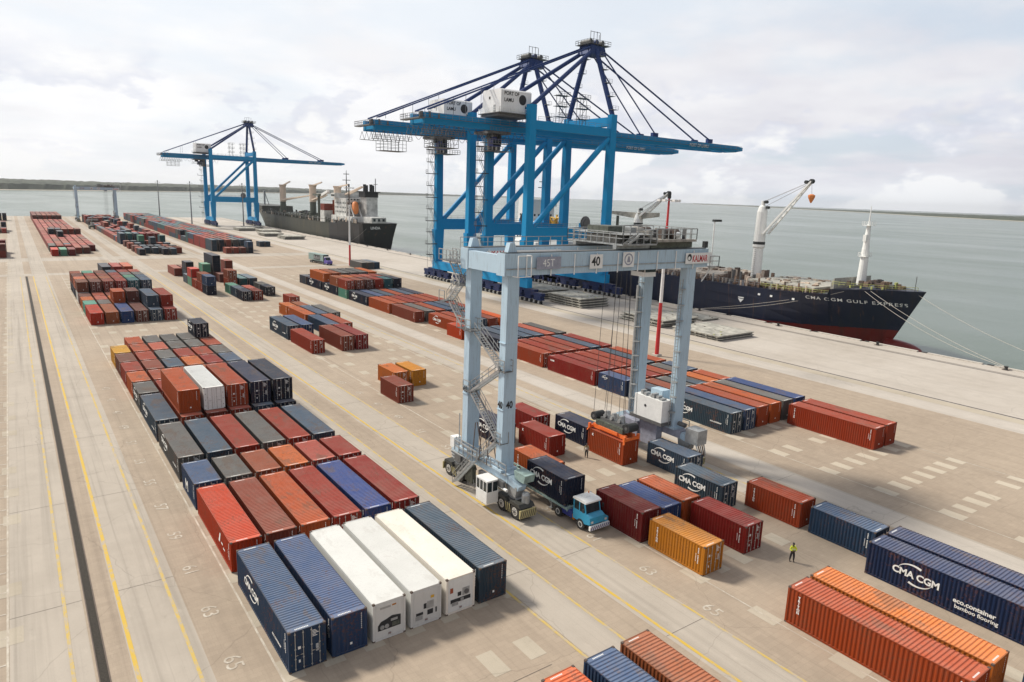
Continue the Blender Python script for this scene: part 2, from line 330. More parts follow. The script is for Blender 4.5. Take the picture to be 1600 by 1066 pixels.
def reefer_unit(H, style):
    q = MB(); hx = W/2; w = MAT['white']; g = S['galv']; y = 0.0
    q.box(-hx+0.17, 0.02, 0.18, hx-0.17, 0.10, H-0.13, w)
    q.box(-hx+0.2, -0.002, 0.2, -hx+0.28, 0.02, H-0.2, w); q.box(hx-0.28, -0.002, 0.2, hx-0.2, 0.02, H-0.2, w)
    q.box(-hx+0.3, 0.0, H-0.62, hx-0.3, 0.02, H-0.22, w)
    if style == 0:
        q.prism([(-0.85,0.75),(0.85,0.75),(0.85,1.55),(0.2,1.66),(-0.25,1.5),(-0.62,1.42),(-0.85,1.15)], 1, 0.004, 0.02, S['dark'])
        q.lathe((0,0,0), [(0.01,0),(0.01,0.01)], S['dark'], 6) if False else None
        for x in (-0.55, -0.2): q.tube((x, -0.03, 0.98), (x, 0.0, 0.98), 0.16, g, 14)
        q.box(0.2, -0.02, 0.85, 0.75, 0.003, 1.15, S['olive']); q.box(0.1, -0.015, 1.25, 0.6, 0.003, 1.42, g)
        q.box(-0.7, -0.004, H-0.55, 0.1, 0.0, H-0.4, g); q.box(0.2, -0.004, H-0.5, 0.5, 0.0, H-0.38, MAT['ochre'])
    elif style == 1:
        q.box(-0.2, 0.004, 1.25, 0.02, 0.02, 1.65, S['dark']); q.box(0.08, -0.004, 1.2, 0.6, 0.02, 1.75, g)
        q.box(0.1, 0.004, 0.7, 0.55, 0.02, 1.08, S['dark']); q.box(-0.8, 0.004, 0.85, -0.25, 0.02, 1.05, S['dark']); q.box(0.75, 0.004, 0.7, 0.86, 0.02, 1.1, S['dark'])
        q.box(0.35, -0.006, 1.95, 0.62, 0.0, 2.15, S['yell']); q.box(-0.85, -0.004, 0.5, -0.3, 0.0, 0.82, g)
    else:
        q.box(-0.25, 0.004, 1.3, 0.05, 0.02, 1.62, S['dark']); q.box(0.15, -0.004, 1.25, 0.75, 0.02, 1.85, g)
        q.box(-0.85, 0.004, 0.85, 0.85, 0.02, 1.15, S['dark']); q.box(-0.75, -0.004, 0.62, -0.2, 0.0, 0.9, g); q.box(0.0, -0.02, 0.85, 0.25, 0.004, 1.1, g)
        q.tube((0.5, -0.03, 1.5), (0.5, 0.0, 1.5), 0.2, S['steel'], 14); q.box(-0.9, -0.004, 1.7, -0.65, 0.0, 2.1, MAT['pink'])
    for k in range(3): q.box(-0.1, -0.004, 0.28+k*0.07, 0.12, 0.0, 0.32+k*0.07, MAT['red'] if k == 1 else g)
    return q
# logos ------------------------------------------------------------------
def face_text(me, place, thick=0.012):
    """lettering mesh placed by place(u, v) -> 3D point, with a little thickness along n"""
    vs, fs = mesh_data(me); return [place(u, v) for u, v, _ in vs], fs
def side_place(x, y0, z0, k=1.0):       # on a face looking towards -X: text runs towards -Y
    return lambda u, v: (x, y0-u*k, z0+v*k)
T_CMA = text_mesh('CMA CGM', 0.98, 0.032, spacing=0.97)
def arc_band(cx, cy, rx, ry, a0, a1, w0, w1, n=14):
    vs = []; fs = []
    for i in range(n+1):
        t = i/n; a = R(a0+(a1-a0)*t); w = w0+(w1-w0)*t
        vs += [(cx+rx*math.cos(a), cy+ry*math.sin(a)), (cx+(rx-w)*math.cos(a), cy+(ry-w)*math.sin(a))]
    for i in range(n): fs.append((2*i, 2*i+1, 2*i+3, 2*i+2))
    return vs, fs
def logo_mesh(kind, Ln, H):
    key = ('logo', kind, Ln, H)
    if key in _cache: return _cache[key]
    q = MB(); x = -W/2-0.006; m = S['mark']
    if kind == 'eco': 
        me = text_mesh('eco.container', 0.52, 0.016); vs, fs = face_text(me, side_place(x, Ln-6.7, 0.98)); q.add(vs, fs, m)
        me = text_mesh('bamboo flooring', 0.44, 0.010); vs, fs = face_text(me, side_place(x, Ln-6.85, 0.55)); q.add(vs, fs, m)
    elif kind == 'ecosmall':
        me = text_mesh('eco.container', 0.34, 0.01); vs, fs = face_text(me, side_place(x, 3.4, 0.95)); q.add(vs, fs, m)
    elif kind in ('cma', 'cmaeco', 'cmasmall'):
        k = 0.78 if Ln < 8 else 0.80
        if kind == 'cmasmall': k = 0.30
        y0 = Ln-(0.55 if Ln < 8 else 2.1); z0 = 1.32 if kind != 'cmasmall' else 1.95
        if kind == 'cmasmall': y0 = Ln-0.8
        pl = side_place(x, y0, z0, k); vs, fs = face_text(T_CMA, pl); q.add(vs, fs, m)
        for a in ((2.0, 0.3, 1.55, 1.15, 160, 62, 0.03, 0.24), (2.35, 0.42, 1.55, 1.15, 242, 338, 0.24, 0.03)):
            vs, fs = arc_band(*a); q.add([pl(u, v) for u, v in vs], fs, m)
    elif kind == 'triton':
        for i, ch in enumerate('TRITON'):
            me = text_mesh(ch, 0.27, 0.012, align='CENTER'); vs, fs = face_text(me, side_place(x, Ln-0.95, H-0.62-i*0.235)); q.add(vs, fs, m)
    elif kind == 'k':
        me = text_mesh('K', 0.4, 0.02); vs, fs = face_text(me, side_place(x, Ln-0.7, H-0.75)); q.add(vs, fs, m)
    elif kind == 'bar':
        me = text_mesh('K-LINE', 0.34, 0.02); vs, fs = face_text(me, side_place(x, Ln-0.7, H-0.75)); q.add(vs, fs, m)
    elif kind == 'msc':
        me = text_mesh('M', 1.6, 0.03); vs, fs = face_text(me, side_place(x, Ln-1.6, 0.55)); q.add(vs, fs, m)
    elif kind == 'tall':
        q.prism([(4.0,1.1),(3.6,1.1),(3.2,2.0),(3.45,2.0)], 0, x-0.004, x, m); q.box(x-0.004, 2.6, 1.2, x, 3.1, 1.35, m); q.box(x-0.004, 2.0, 0.95, x, 2.5, 1.1, m)
    me = q.mesh('logo'); _cache[key] = me; return me
CW = dict(vermilion='orange red', tangerine='bright orange', royal='royal navy', red='brick red', orange='orange', rust='rust brown', maroon='deep maroon', crimson='crimson', navy='navy blue', blue='mid blue', steel='slate blue',
 grey='dull grey', white='white', cream='cream white', yellow='bright yellow', ochre='ochre yellow', green='pale green', teal='teal', scarlet='bright scarlet', pink='faded pink', cobalt='cobalt blue', brown='dark brown')
ORD = ['', 'first', 'second', 'third', 'fourth', 'fifth', 'sixth', 'seventh', 'eighth', 'ninth', 'tenth', 'eleventh', 'twelfth', 'thirteenth', 'fourteenth', 'fifteenth', 'sixteenth', 'seventeenth', 'eighteenth', 'nineteenth', 'twentieth', 'twenty-first', 'twenty-second', 'twenty-third', 'twenty-fourth', 'twenty-fifth', 'twenty-sixth', 'twenty-seventh']
CONT = []       # every container: dict(x, y, z, L, H, c, doors, logo, label, group)
def C(x, y, c, L=L20, z=0.0, H=HS, doors='far', logo=None, label='', group='', reefer=None):
    CONT.append(dict(x=x, y=y, z=z, L=L, H=H, c=c, doors=doors, logo=logo, label=label, group=group, reefer=reefer))
def row(x0, y, cols, n, block, L=L20, z=0.0, H=HS, doors=None, logos=None, pitch=2.85, lvl='', group='', jit=0.0, start=0):
    """cols: colour names (None leaves a gap), one per column from the left"""
    for k, c in enumerate(cols):
        if c is None: continue
        d = doors[k] if doors else ('near' if random.random() < 0.5 else 'far')
        lab = '%s %s container%s, %s from left in %s row of %s' % (CW[c], 'long' if L > 8 else 'short', lvl, ORD[k+1+start], ORD[n], block)
        C(x0+k*pitch, y+(random.uniform(-jit, jit) if jit else 0), c, L, z, H, d, (logos or {}).get(k), lab, group)
G_A = 'containers in the nearest left block'; BA = 'nearest left block'
N_, F_ = 'near', 'far'
# block A: nearest left block, six columns
for k, (c, rf, dr, lg, lb) in enumerate([('blue', None, N_, 'cma', 'long blue container with company name on its side, front left corner of block'),
        ('blue', None, F_, None, 'long blue container with blank dark end and rusty roof, left of the three white ones'),
        ('white', 0, N_, None, 'leftmost long white refrigerated container, black machinery recess in its end'),
        ('white', 1, N_, None, 'middle long white refrigerated container, grey stains on roof and yellow sticker'),
        ('cream', 2, N_, None, 'rightmost long refrigerated container with creamy white roof'),
        ('steel', None, F_, None, 'long blue container right of the three white refrigerated ones, blank dark end')]):
    C(k*2.85, 0, c, L40, 0, HC, dr, lg, lb, G_A, rf)
row(0, 14.05, ['scarlet','rust','orange','vermilion','cobalt','red'], 2, BA, L40, H=HS, doors=[F_,F_,F_,N_,F_,N_], logos={0:'tall'}, group=G_A)
row(0, 27.15, ['blue','grey','rust','orange','pink','red'], 3, BA, doors=[N_]*6, logos={0:'msc'}, group=G_A)
row(0, 34.75, ['grey','steel','red','grey','red','steel'], 4, BA, L40, doors=[N_,F_,F_,N_,N_,F_], logos={0:'cma'}, group=G_A)
row(0, 48.3, ['steel','red','rust','red','steel','navy'], 5, BA, L40, doors=[N_,N_,F_,N_,N_,N_], logos={0:'cma'}, group=G_A)
row(2.85, 49.65, ['orange','white','red','navy','navy'], 5, BA, L40, z=HS, H=HC, doors=[F_,N_,N_,N_,N_], lvl=' on top', group=G_A, start=1)
row(0, 61.2, ['grey','red','rust','red','grey','red'], 6, BA, logos={0:'cma'}, group=G_A)
row(0, 67.8, ['orange','red','red','rust','red','steel'], 7, BA, group=G_A)
row(0, 74.4, ['red','rust','steel','orange','red','steel'], 8, BA, group=G_A)
row(0, 80.9, ['brown','red','grey','red','red','grey'], 9, BA, group=G_A)
row(0, 87.6, ['yellow','orange','pink','grey','grey','red'], 10, BA, group=G_A)
row(2.85, 94.2, ['orange','grey','grey','grey','brown'], 11, BA, group=G_A, start=1)
C(13.6, 94.6, 'navy', L20, HS, HS, N_, 'cma', 'short navy container perched alone on the far right corner of the nearest left block', G_A)
# block B: second left block
G_B = 'containers in the second left block'; BB = 'second left block'
row(0, 129.0, ['scarlet','rust','cobalt','brown','steel','red'], 1, BB, L40, doors=[F_,F_,F_,N_,N_,N_], group=G_B)
row(11.4, 132.8, ['steel','red'], 1, BB, L40, z=HS, doors=[F_,F_], lvl=' on top', group=G_B, start=4)
row(0, 141.8, ['green','grey','orange','brown','rust','red'], 2, BB, group=G_B)
row(5.7, 141.8, ['orange','brown'], 2, BB, z=HS, doors=[F_,F_], lvl=' on top', group=G_B, start=2)
row(0, 148.4, ['orange','pink','orange','red','steel','red'], 3, BB, group=G_B)
row(0, 155.0, ['brown','red','rust','red','teal','steel'], 4, BB, group=G_B)
for q, (y, cs) in enumerate([(161.6, ['white','brown','brown','rust','steel','teal']), (168.2, ['navy','red','rust','red','brown','grey']), (174.8, ['steel','rust','red','red','rust','red']), (181.4, ['navy','brown','rust','red','red','steel'])]):
    row(0, y, cs, 5+q, BB, group=G_B)
for q, (y, cs) in enumerate([(161.6, ['brown','brown','rust','red','teal','steel']), (168.2, ['pink','rust','rust','red','green','steel']), (174.8, ['brown','red','rust','red','grey','grey']), (181.4, ['rust','green','brown','steel','red','pink'])]):
    row(0, y, cs, 5+q, BB, z=HS, lvl=' on top', group=G_B)
row(8.55, 195.5, ['navy','red','orange'], 9, BB, z=HS, L=L40, lvl=' on top', group=G_B, start=3, doors=[F_]*3)
row(8.55, 195.5, ['steel','rust','red'], 9, BB, L=L40, group=G_B, start=3)
# block C: scattered stacks in the middle distance
G_C = 'scattered stacks in the middle distance'; gc = dict(group=G_C)
C(30.3, 209.4, 'rust', L40, label='long rusty brown container at the left end of the scattered stacks', **gc); C(33.15, 209.4, 'brown', L40, label='dark brown long container right of the leftmost rusty one in the scattered stacks', **gc)
C(30.4, 163.0, 'navy', doors=F_, label='lower navy container of the tall nearest pair in the scattered stacks', **gc); C(30.4, 163.0, 'blue', z=HS, doors=F_, label='upper blue container of the tall nearest pair in the scattered stacks', **gc)
C(30.4, 169.6, 'red', label='lower red container behind the tall blue pair in the scattered stacks', **gc); C(30.4, 169.6, 'rust', z=HS, label='upper rust red container behind the tall blue pair', **gc)
C(30.3, 176.2, 'red', label='lower red container, third back from the blue pair in the scattered stacks', **gc)
C(30.3, 182.8, 'green', label='pale green container below a scarlet one, scattered stacks, left side', **gc); C(30.3, 182.8, 'scarlet', z=HS, doors=F_, label='upper scarlet container on the pale green one, scattered stacks', **gc)
C(30.3, 189.4, 'steel', label='slate blue container at the far left foot of the scattered stacks', **gc)
C(32.6, 203.0, 'navy', z=HS, doors=F_, label='upper dark container with pale edges, far left of the scattered stacks', **gc); C(32.6, 203.0, 'steel', label='slate container under the dark pale edged one, scattered stacks', **gc)
C(36.2, 195.4, 'green', z=HS, doors=F_, label='pale green container topmost of its pair in the middle of the scattered stacks', **gc); C(36.2, 195.4, 'brown', label='brown container under the upper pale green one, scattered stacks', **gc)
C(39.3, 196.0, 'navy', z=2*HS, L=L40, doors=F_, logo='cma', label='long navy container topmost of the tallest scattered stack', **gc); C(39.3, 196.0, 'navy', z=HS, L=L40, doors=F_, label='long navy container in the middle of the tallest scattered stack', **gc); C(39.3, 196.0, 'brown', L=L40, label='brown container at the foot of the tallest scattered stack', **gc)
C(39.6, 189.0, 'brown', doors=F_, label='low brown container in front of the tallest scattered stack', **gc)
C(45.0, 204.2, 'rust', z=HS, doors=N_, label='upper rust red container right of the tallest scattered stack', **gc); C(45.0, 204.2, 'red', label='red container under the upper rust one right of the tallest stack', **gc)
C(39.1, 175.6, 'red', doors=N_, label='lower red container of the pair right of the blue pair, scattered stacks', **gc); C(39.1, 175.6, 'rust', z=HS, doors=N_, label='upper rust red container of the pair right of the blue pair', **gc)
C(42.4, 176.4, 'teal', L40, doors=F_, label='long teal container lying right of the red pair, scattered stacks', **gc); C(45.2, 176.4, 'steel', L40, doors=F_, label='long slate container beside the teal one, scattered stacks', **gc)
C(36.3, 149.4, 'navy', doors=N_, label='short dark container at the near end of the low pair of rows, scattered stacks', **gc); C(36.3, 155.9, 'steel', label='slate container behind the nearest dark one, scattered stacks', **gc); C(36.3, 162.4, 'green', label='pale green container third back in the low row, scattered stacks', **gc)
C(39.1, 149.3, 'maroon', doors=N_, label='short dark red container beside the nearest dark one, scattered stacks', **gc); C(39.1, 155.8, 'pink', label='faded pink roofed container behind the dark red one, scattered stacks', **gc)
C(44.3, 155.7, 'navy', doors=N_, label='short dark container at the right end of the scattered stacks', **gc); C(44.3, 162.2, 'grey', label='grey container behind the rightmost dark one, scattered stacks', **gc)
# block D: group between the nearest left block and the quay side row
G_D = 'containers in the middle group'; gd = dict(group=G_D)
C(44.5, 135.9, 'red', doors=N_, label='lone short red container at the far end of the middle group', **gd)
C(39.2, 122.1, 'orange', doors=F_, logo='k', label='short orange container with small white mark, far left of the middle group', **gd); C(42.1, 122.1, 'rust', label='short rust container right of the far left orange one, middle group', **gd)
C(39.3, 109.6, 'orange', L40, doors=F_, logo='k', label='long orange brown container behind the cyan roofed one, middle group', **gd); C(42.15, 109.7, 'steel', L40, doors=N_, label='long slate container with mauve roof, middle group', **gd); C(45.0, 109.8, 'grey', L40, doors=N_, label='long grey blue container at the right rear of the middle group', **gd)
C(31.3, 97.0, 'steel', L40, H=HC, doors=N_, logo='cma', label='long slate blue container with company name, leftmost of the middle group', **gd); C(34.15, 97.0, 'blue', L40, H=HC, doors=N_, label='long blue container right of the leftmost lettered one, middle group', **gd)
C(39.6, 96.8, 'blue', L40, doors=F_, label='long container with bright blue roof in the centre of the middle group', **gd); C(42.5, 96.8, 'red', L40, doors=N_, label='long red container right of the bright blue roofed one', **gd)
C(31.3, 83.2, 'vermilion', L40, doors=N_, label='long orange red container with doors facing, near left of the middle group', **gd)
C(37.0, 82.9, 'rust', L40, H=HC, doors=N_, logo=None, label='long rust brown container, left of the near right pair in the middle group', **gd); C(39.85, 82.9, 'crimson', L40, H=HC, doors=N_, label='long container with crimson roof, right of the near right pair in the middle group', **gd)
C(31.4, 48.0, 'rust', doors=N_, label='short brown container with doors facing, nearest of the isolated three', group='isolated group of three'); C(34.3, 55.2, 'orange', doors=N_, label='short orange container, left of the rear two of the isolated three', group='isolated group of three'); C(37.3, 55.0, 'ochre', doors=F_, label='short ochre container, right of the rear two of the isolated three', group='isolated group of three')
# block E: long block beside the quay apron
G_E = 'containers in the long quay side block'; BE = 'quay side block'
e = dict(pitch=2.9, group=G_E)
C(74.4, 1.2, 'vermilion', L40, 0, HC, F_, 'triton', 'long orange red container, left of the pair at the near end by the quay apron', G_E); C(77.3, 1.2, 'vermilion', L40, 0, HC, F_, None, 'long brick red container, right of the pair at the near end by the quay apron', G_E)
row(63.2, 14.5, ['steel','blue','red','orange','grey','cobalt'], 1, BE, L40, H=HC, doors=[N_,N_,F_,F_,F_,F_], logos={0:'cma'}, **e)
row(63.2, 27.4, ['steel','rust','grey','steel','orange','orange'], 2, BE, **e)
row(63.2, 34.2, ['blue','red','red','red','grey','steel'], 3, BE, doors=[F_]*6, logos={0:'cmasmall'}, **e)
row(63.2, 41.2, ['crimson','red','red','red','steel','orange'], 4, BE, L40, doors=[F_]*6, logos={0:'bar'}, **e)
row(63.2, 54.9, ['vermilion','vermilion','red','red','steel','vermilion'], 5, BE, L40, doors=[N_]+[F_]*5, **e)
row(63.2, 68.6, ['navy','steel','steel','steel','pink','grey'], 6, BE, L40, doors=[F_]*6, **e)
C(62.6, 81.6, 'scarlet', L20, 0, HS, F_, None, 'short bright scarlet container jutting out at the near left edge of the quay side block', G_E)
row(65.2, 88.4, ['vermilion','red','steel','rust','scarlet'], 7, BE, L40, doors=[F_]*5, logos={0:'cma'}, start=1, **e)
row(62.9, 102.9, ['rust','grey','red','blue','steel','red'], 8, BE, L40, doors=[F_]*6, logos={}, **e)
row(62.7, 116.2, ['orange','orange','vermilion','red','red','red'], 9, BE, L40, doors=[F_]*6, **e)
row(62.6, 129.3, ['navy','blue','steel','red','steel','navy'], 10, BE, L40, doors=[F_]*6, logos={0:'cma'}, **e)
row(62.4, 142.6, ['green','navy','brown','red','teal','navy'], 11, BE, doors=[F_]*6, **e)
row(62.4, 142.6, ['red','rust','brown','crimson','teal','navy'], 11, BE, z=HS, doors=[N_,N_,N_,F_,F_,F_], lvl=' on top', **e)
row(62.4, 149.4, ['navy','red','rust','red','navy','steel'], 12, BE, L40, doors=[F_]*6, logos={0:'cma'}, **e)
row(62.5, 149.4, ['rust','orange','red','pink','red','grey'], 12, BE, z=HS, lvl=' on top', **e)
row(62.3, 162.2, ['navy','brown','navy','rust','steel','orange'], 13, BE, L40, doors=[F_]*6, logos={0:'cma'}, **e)
row(62.6, 160.2, ['orange','rust','grey','grey','grey','orange'], 13, BE, L40, z=HS, doors=[F_]*6, lvl=' on top', **e)
row(62.2, 175.0, ['navy','navy','steel','rust','navy','steel'], 14, BE, logos={0:'cma'}, doors=[F_]*6, **e)
for k, cc in enumerate(['grey','grey','steel']): C(95.7+k*2.6, 209.2, cc, L40, 0, HS, N_, None, '%s long dark container beside the red and white light mast on the apron' % ('leftmost','middle','rightmost')[k], 'dark containers by the light mast')
# block F: containers under and beside the yard gantry crane
G_F = 'loose containers around the yard gantry crane'; gf = dict(group=G_F)
C(31.4, 13.6, 'orange', doors=F_, logo='triton', label='short orange container behind the lorry trailer, beside the gantry leg', **gf)
C(37.1, 20.3, 'crimson', doors=F_, logo='k', label='nearer of two short crimson containers beneath the gantry crane', **gf); C(40.2, 27.1, 'crimson', doors=N_, label='farther of two short crimson containers beneath the gantry crane', **gf)
C(34.2, 26.4, 'navy', doors=F_, logo='cma', label='short navy lettered container seen between the two near gantry legs', **gf); C(43.3, 20.8, 'navy', doors=F_, logo='cma', label='short navy lettered container behind the one gripped by the orange spreader', **gf)
C(42.9, 14.0, 'vermilion', doors=F_, H=HC, logo='k', label='short orange container gripped by the orange lifting spreader', **gf)
C(46.3, 7.4, 'steel', doors=N_, logo='cma', label='short dark lettered container at the foot of the far gantry wheels', **gf)
C(43.2, 0.5, 'steel', doors=N_, logo='cma', label='short faded blue lettered container in front of the far gantry wheels', **gf)
C(46.5, -6.0, 'vermilion', doors=F_, logo='triton', label='short orange red container standing right of the faded blue lettered one', **gf)
C(31.5, 0.1, 'maroon', doors=F_, H=HC, label='short maroon container next to the blue lorry cab', **gf); C(34.35, 0.2, 'cobalt', doors=F_, label='short container with cobalt blue roof, right of the maroon one', **gf); C(37.2, 0.3, 'orange', doors=F_, label='short orange container right of the cobalt roofed one', **gf)
C(37.8, -6.2, 'crimson', doors=N_, label='short crimson container behind the ochre yellow one', **gf); C(31.8, -6.6, 'ochre', doors=N_, logo='triton', label='short ochre yellow container with white stacked letters on its side', **gf)
C(46.7, -12.9, 'blue', doors=F_, label='short worn pale blue container in line with the two long navy ones', **gf)
C(44.1, -25.8, 'royal', L40, H=HC, doors=F_, logo='cmaeco', label='long navy container lettered eco container bamboo flooring at right edge', **gf); C(46.95, -25.8, 'royal', L40, H=HC, doors=F_, label='long navy container behind the lettered one at right edge', **gf)
C(32.1, -26.1, 'vermilion', L40, H=HC, doors=F_, logo='triton', label='long deep orange red container in the bottom right corner, near one of the pair', **gf); C(34.95, -26.1, 'tangerine', L40, H=HC, doors=F_, label='long orange container in the bottom right corner, far one of the pair', **gf)
for k, (x, cc, w) in enumerate([(11.0, 'scarlet', 'scarlet red container roof at bottom edge, left of three'), (14.3, 'blue', 'blue ribbed container roof at bottom edge, middle of three'), (17.4, 'rust', 'rust orange container roof at bottom edge, right of three')]):
    C(x, -11.6-L40, cc, L40, label=w, group='three container roofs at the bottom edge', H=HS)
C(36.2, -27.3-L40, 'blue', L40, label='blue container just showing in the extreme bottom right corner', group=G_F)
# far blocks
def far_block(x0, pitch, rows, block, group, n0=1):
    for n, (y, Ln, lo, up) in enumerate(rows):
        row(x0, y, lo, min(n+n0, 27), block, Ln, group=group, pitch=pitch)
        if up: row(x0, y, up, min(n+n0, 27), block, Ln, z=HS, lvl=' on top', group=group, pitch=pitch)
rng = random.Random(11)
def rc(n, pal, gaps=0.0): return [None if rng.random() < gaps else rng.choice(pal) for _ in range(n)]
REDS = ['red','rust','pink','red','rust','brown','red']; MIX = ['rust','red','steel','navy','grey','brown','pink','blue','red']; DK = ['steel','navy','rust','red','grey','red','teal','blue']
r1 = [(289, L40, ['scarlet','green','maroon',None,None,None], None), (297.5, L40, [None,None,None,'rust','brown',None], None), (309.2, L20, ['grey','red','red','pink','red','maroon'], None), (316, L20, ['grey','rust','steel','red','pink','red'], None)]
y = 322.8
while y < 596:
    Ln = L40 if rng.random() < 0.5 else L20; up = None
    if 376 < y < 388: up = [None,'navy','navy','rust','rust','brown']
    elif 356 < y < 364: up = [None,None,'navy',None,None,None]
    elif y > 536: up = rc(6, ['brown','rust','maroon'])
    r1.append((y, Ln, rc(6, REDS), up)); y += Ln+0.75
far_block(0, 2.85, r1, 'far left block', 'containers in the far left block')
r2 = [(284.8, L20, ['navy',None,None,None,None,None], None), (285.3, L20, [None,None,None,'navy','steel',None], None), (290.5, L20, [None,None,'steel',None,None,'rust'], None), (292.5, L20, ['rust','steel',None,'navy','brown','rust'], None),
      (302.5, L20, ['brown','steel','navy','steel','rust','grey'], None), (317, L20, ['rust','steel',None,'navy','rust','steel'], [None,None,None,'steel',None,None]), (329.8, L20, ['brown','navy','teal','rust',None,'steel'], [None,None,'green',None,None,'teal'])]
y = 338.5
r2.append((344.5, L40, ['blue','steel','navy','crimson','crimson','maroon'], ['steel','teal','steel','crimson','maroon','maroon']))
y = 358.5
while y < 560:
    Ln = L40 if rng.random() < 0.45 else L20; g = 0.15 if y < 470 else 0.05
    r2.append((y, Ln, rc(6, MIX, g), rc(6, MIX, 0.8) if y < 500 else rc(6, MIX, 0.4))); y += Ln+(0.75 if y < 440 else 1.5)
far_block(30.2, 3.0, r2, 'far middle block', 'containers in the far middle block')
r3 = [(284.5, L20, [None,'rust','rust','brown','navy',None], [None,None,None,None,'blue',None]), (297.5, L40, ['steel','navy','brown','steel','grey','steel'], ['steel','navy','rust','grey','steel','navy']), (310.6, L40, ['red','navy','rust','red','brown','steel'], ['red','rust','brown','rust','steel','red']), (323.6, L40, ['red','rust','red','brown','rust','steel'], ['red','red','rust','red','rust','navy'])]
y = 337.0
while y < 590:
    Ln = L40 if rng.random() < 0.7 else L20
    r3.append((y, Ln, rc(6, DK, 0.02), rc(6, DK, 0.03))); y += Ln+0.75
far_block(61.4, 3.1, r3, 'far right block', 'containers in the far right block')
# two stray grey blue ones and the stacks cut by the left edge of the view
for k in range(2): C(88.5+k*2.9, 318.0, 'steel', L20, 0, HS, N_, None, '%s slate container alone beside the far right block' % ('left','right')[k], 'stray slate containers by the far right block')
for n, (y, z, cc) in enumerate([(286, 0, 'rust'), (286, HS, 'brown'), (292.6, 0, 'pink'), (299.2, 0, 'red'), (305.8, 0, 'brown'), (305.8, HS, 'maroon'), (430, 0, 'pink'), (437, 0, 'navy'), (446, 0, 'steel'), (446, HS, 'navy'), (453, HS, 'rust'), (453, 0, 'rust'), (566, HS, 'navy'), (566, 0, 'navy')]):
    for j in range(2): C(-16.9-j*2.85, y, cc, L20, z, HS, N_, None, '%s container, %s of the stack cut by the left edge of the view, %s from right' % (CW[cc], ORD[n+1], ORD[j+1]), 'containers cut by the left edge')
def dist(c): return math.dist((c['x'], c['y'], c['z']), (-11.5, -38.6, 30))
CONT.sort(key=dist)
def build_container(c, parent=None):
    Ln, H = c['L'], c['H']; tone = random.random(); m = MAT[c['c']]
    d = cont_meshes(Ln, H, c['doors'], c['reefer'] is not None)
    t = thing('container', c['label'], 'container', (c['x']+W/2, c['y'], c['z']), 0, c['group'])
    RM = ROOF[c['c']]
    def part(name, me, par, slot=True):
        o = put(name, me, par); o['tone'] = tone
        if slot and len(o.material_slots):
            for s in o.material_slots:
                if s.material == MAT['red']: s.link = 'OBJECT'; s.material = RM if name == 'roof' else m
        return o
    for nm in ('frame', 'side_panel', 'roof'): part(nm, d[nm], t)
    if c['reefer'] is None or c['doors'] == 'far': part('end_wall', d['end_wall'], t)
    if c['reefer'] is not None:
        part('end_wall', d['end_wall'], t); o = reefer_unit(H, c['reefer']).build('cooling_unit', t); o['tone'] = tone
    else:
        for k in (0, 1):
            o = part('door', d['door%d' % k], t); part('lock_rod', d['rod%d' % k], o)
    if c['logo']: part('logo', logo_mesh(c['logo'], Ln, H), t, False)
    if c['logo'] in ('cma', 'cmaeco') and Ln > 8: part('lettering', logo_mesh('eco' if c['logo'] == 'cmaeco' else 'ecosmall', Ln, H), t, False)
    return t
_mid = {}
def mid_mesh(c):
    key = (c['L'], c['H'], c['doors'])
    if key in _mid: return _mid[key]
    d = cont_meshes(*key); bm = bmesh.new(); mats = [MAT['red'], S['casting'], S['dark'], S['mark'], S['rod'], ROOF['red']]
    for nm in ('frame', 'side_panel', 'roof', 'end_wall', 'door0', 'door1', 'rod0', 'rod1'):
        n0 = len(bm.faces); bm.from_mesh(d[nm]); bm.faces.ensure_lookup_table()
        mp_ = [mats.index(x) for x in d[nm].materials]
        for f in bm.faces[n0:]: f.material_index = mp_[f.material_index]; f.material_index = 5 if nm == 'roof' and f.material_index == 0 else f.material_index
    me = bpy.data.meshes.new('container'); bm.to_mesh(me); bm.free()
    for x in mats: me.materials.append(x)
    _mid[key] = me; return me
seen_labels = {}
N_IND = 296
for i, c in enumerate(CONT[:N_IND]):
    near = dist(c) < 185
    if near: build_container(c)
    else:
        o = put('container', mid_mesh(c), None, (c['x']+W/2, c['y'], c['z'])); o['tone'] = random.random()
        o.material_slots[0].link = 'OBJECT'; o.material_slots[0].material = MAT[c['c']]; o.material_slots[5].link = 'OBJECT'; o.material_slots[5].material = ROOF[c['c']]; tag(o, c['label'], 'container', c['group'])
        if c['logo']: l = put('logo', logo_mesh(c['logo'], c['L'], c['H']), o)
q = MB()
for c in CONT[N_IND:]:
    x, y, z, H, Ln = c['x'], c['y'], c['z'], c['H'], c['L']; m = MAT[c['c']]
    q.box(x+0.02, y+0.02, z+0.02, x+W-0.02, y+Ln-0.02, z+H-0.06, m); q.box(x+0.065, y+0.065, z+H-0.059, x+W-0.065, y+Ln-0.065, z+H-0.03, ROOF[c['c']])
    for xx in (x, x+W-0.16):
        for yy in (y, y+Ln-0.16): q.box(xx, yy, z, xx+0.16, yy+0.16, z+H, S['casting'])
    q.box(x, y+0.16, z+H-0.12, x+0.06, y+Ln-0.16, z+H, m); q.box(x+W-0.06, y+0.16, z+H-0.12, x+W, y+Ln-0.16, z+H, m); q.box(x+0.16, y, z+H-0.12, x+W-0.16, y+0.06, z+H, m)
    for k in range(5): q.box(x+0.3+k*0.42, y-0.01, z+0.2, x+0.34+k*0.42, y+0.01, z+H-0.2, m)
tag(q.build('distant_containers'), 'rows of stacked containers fading away at the far end of the yard', 'containers', kind='stuff')
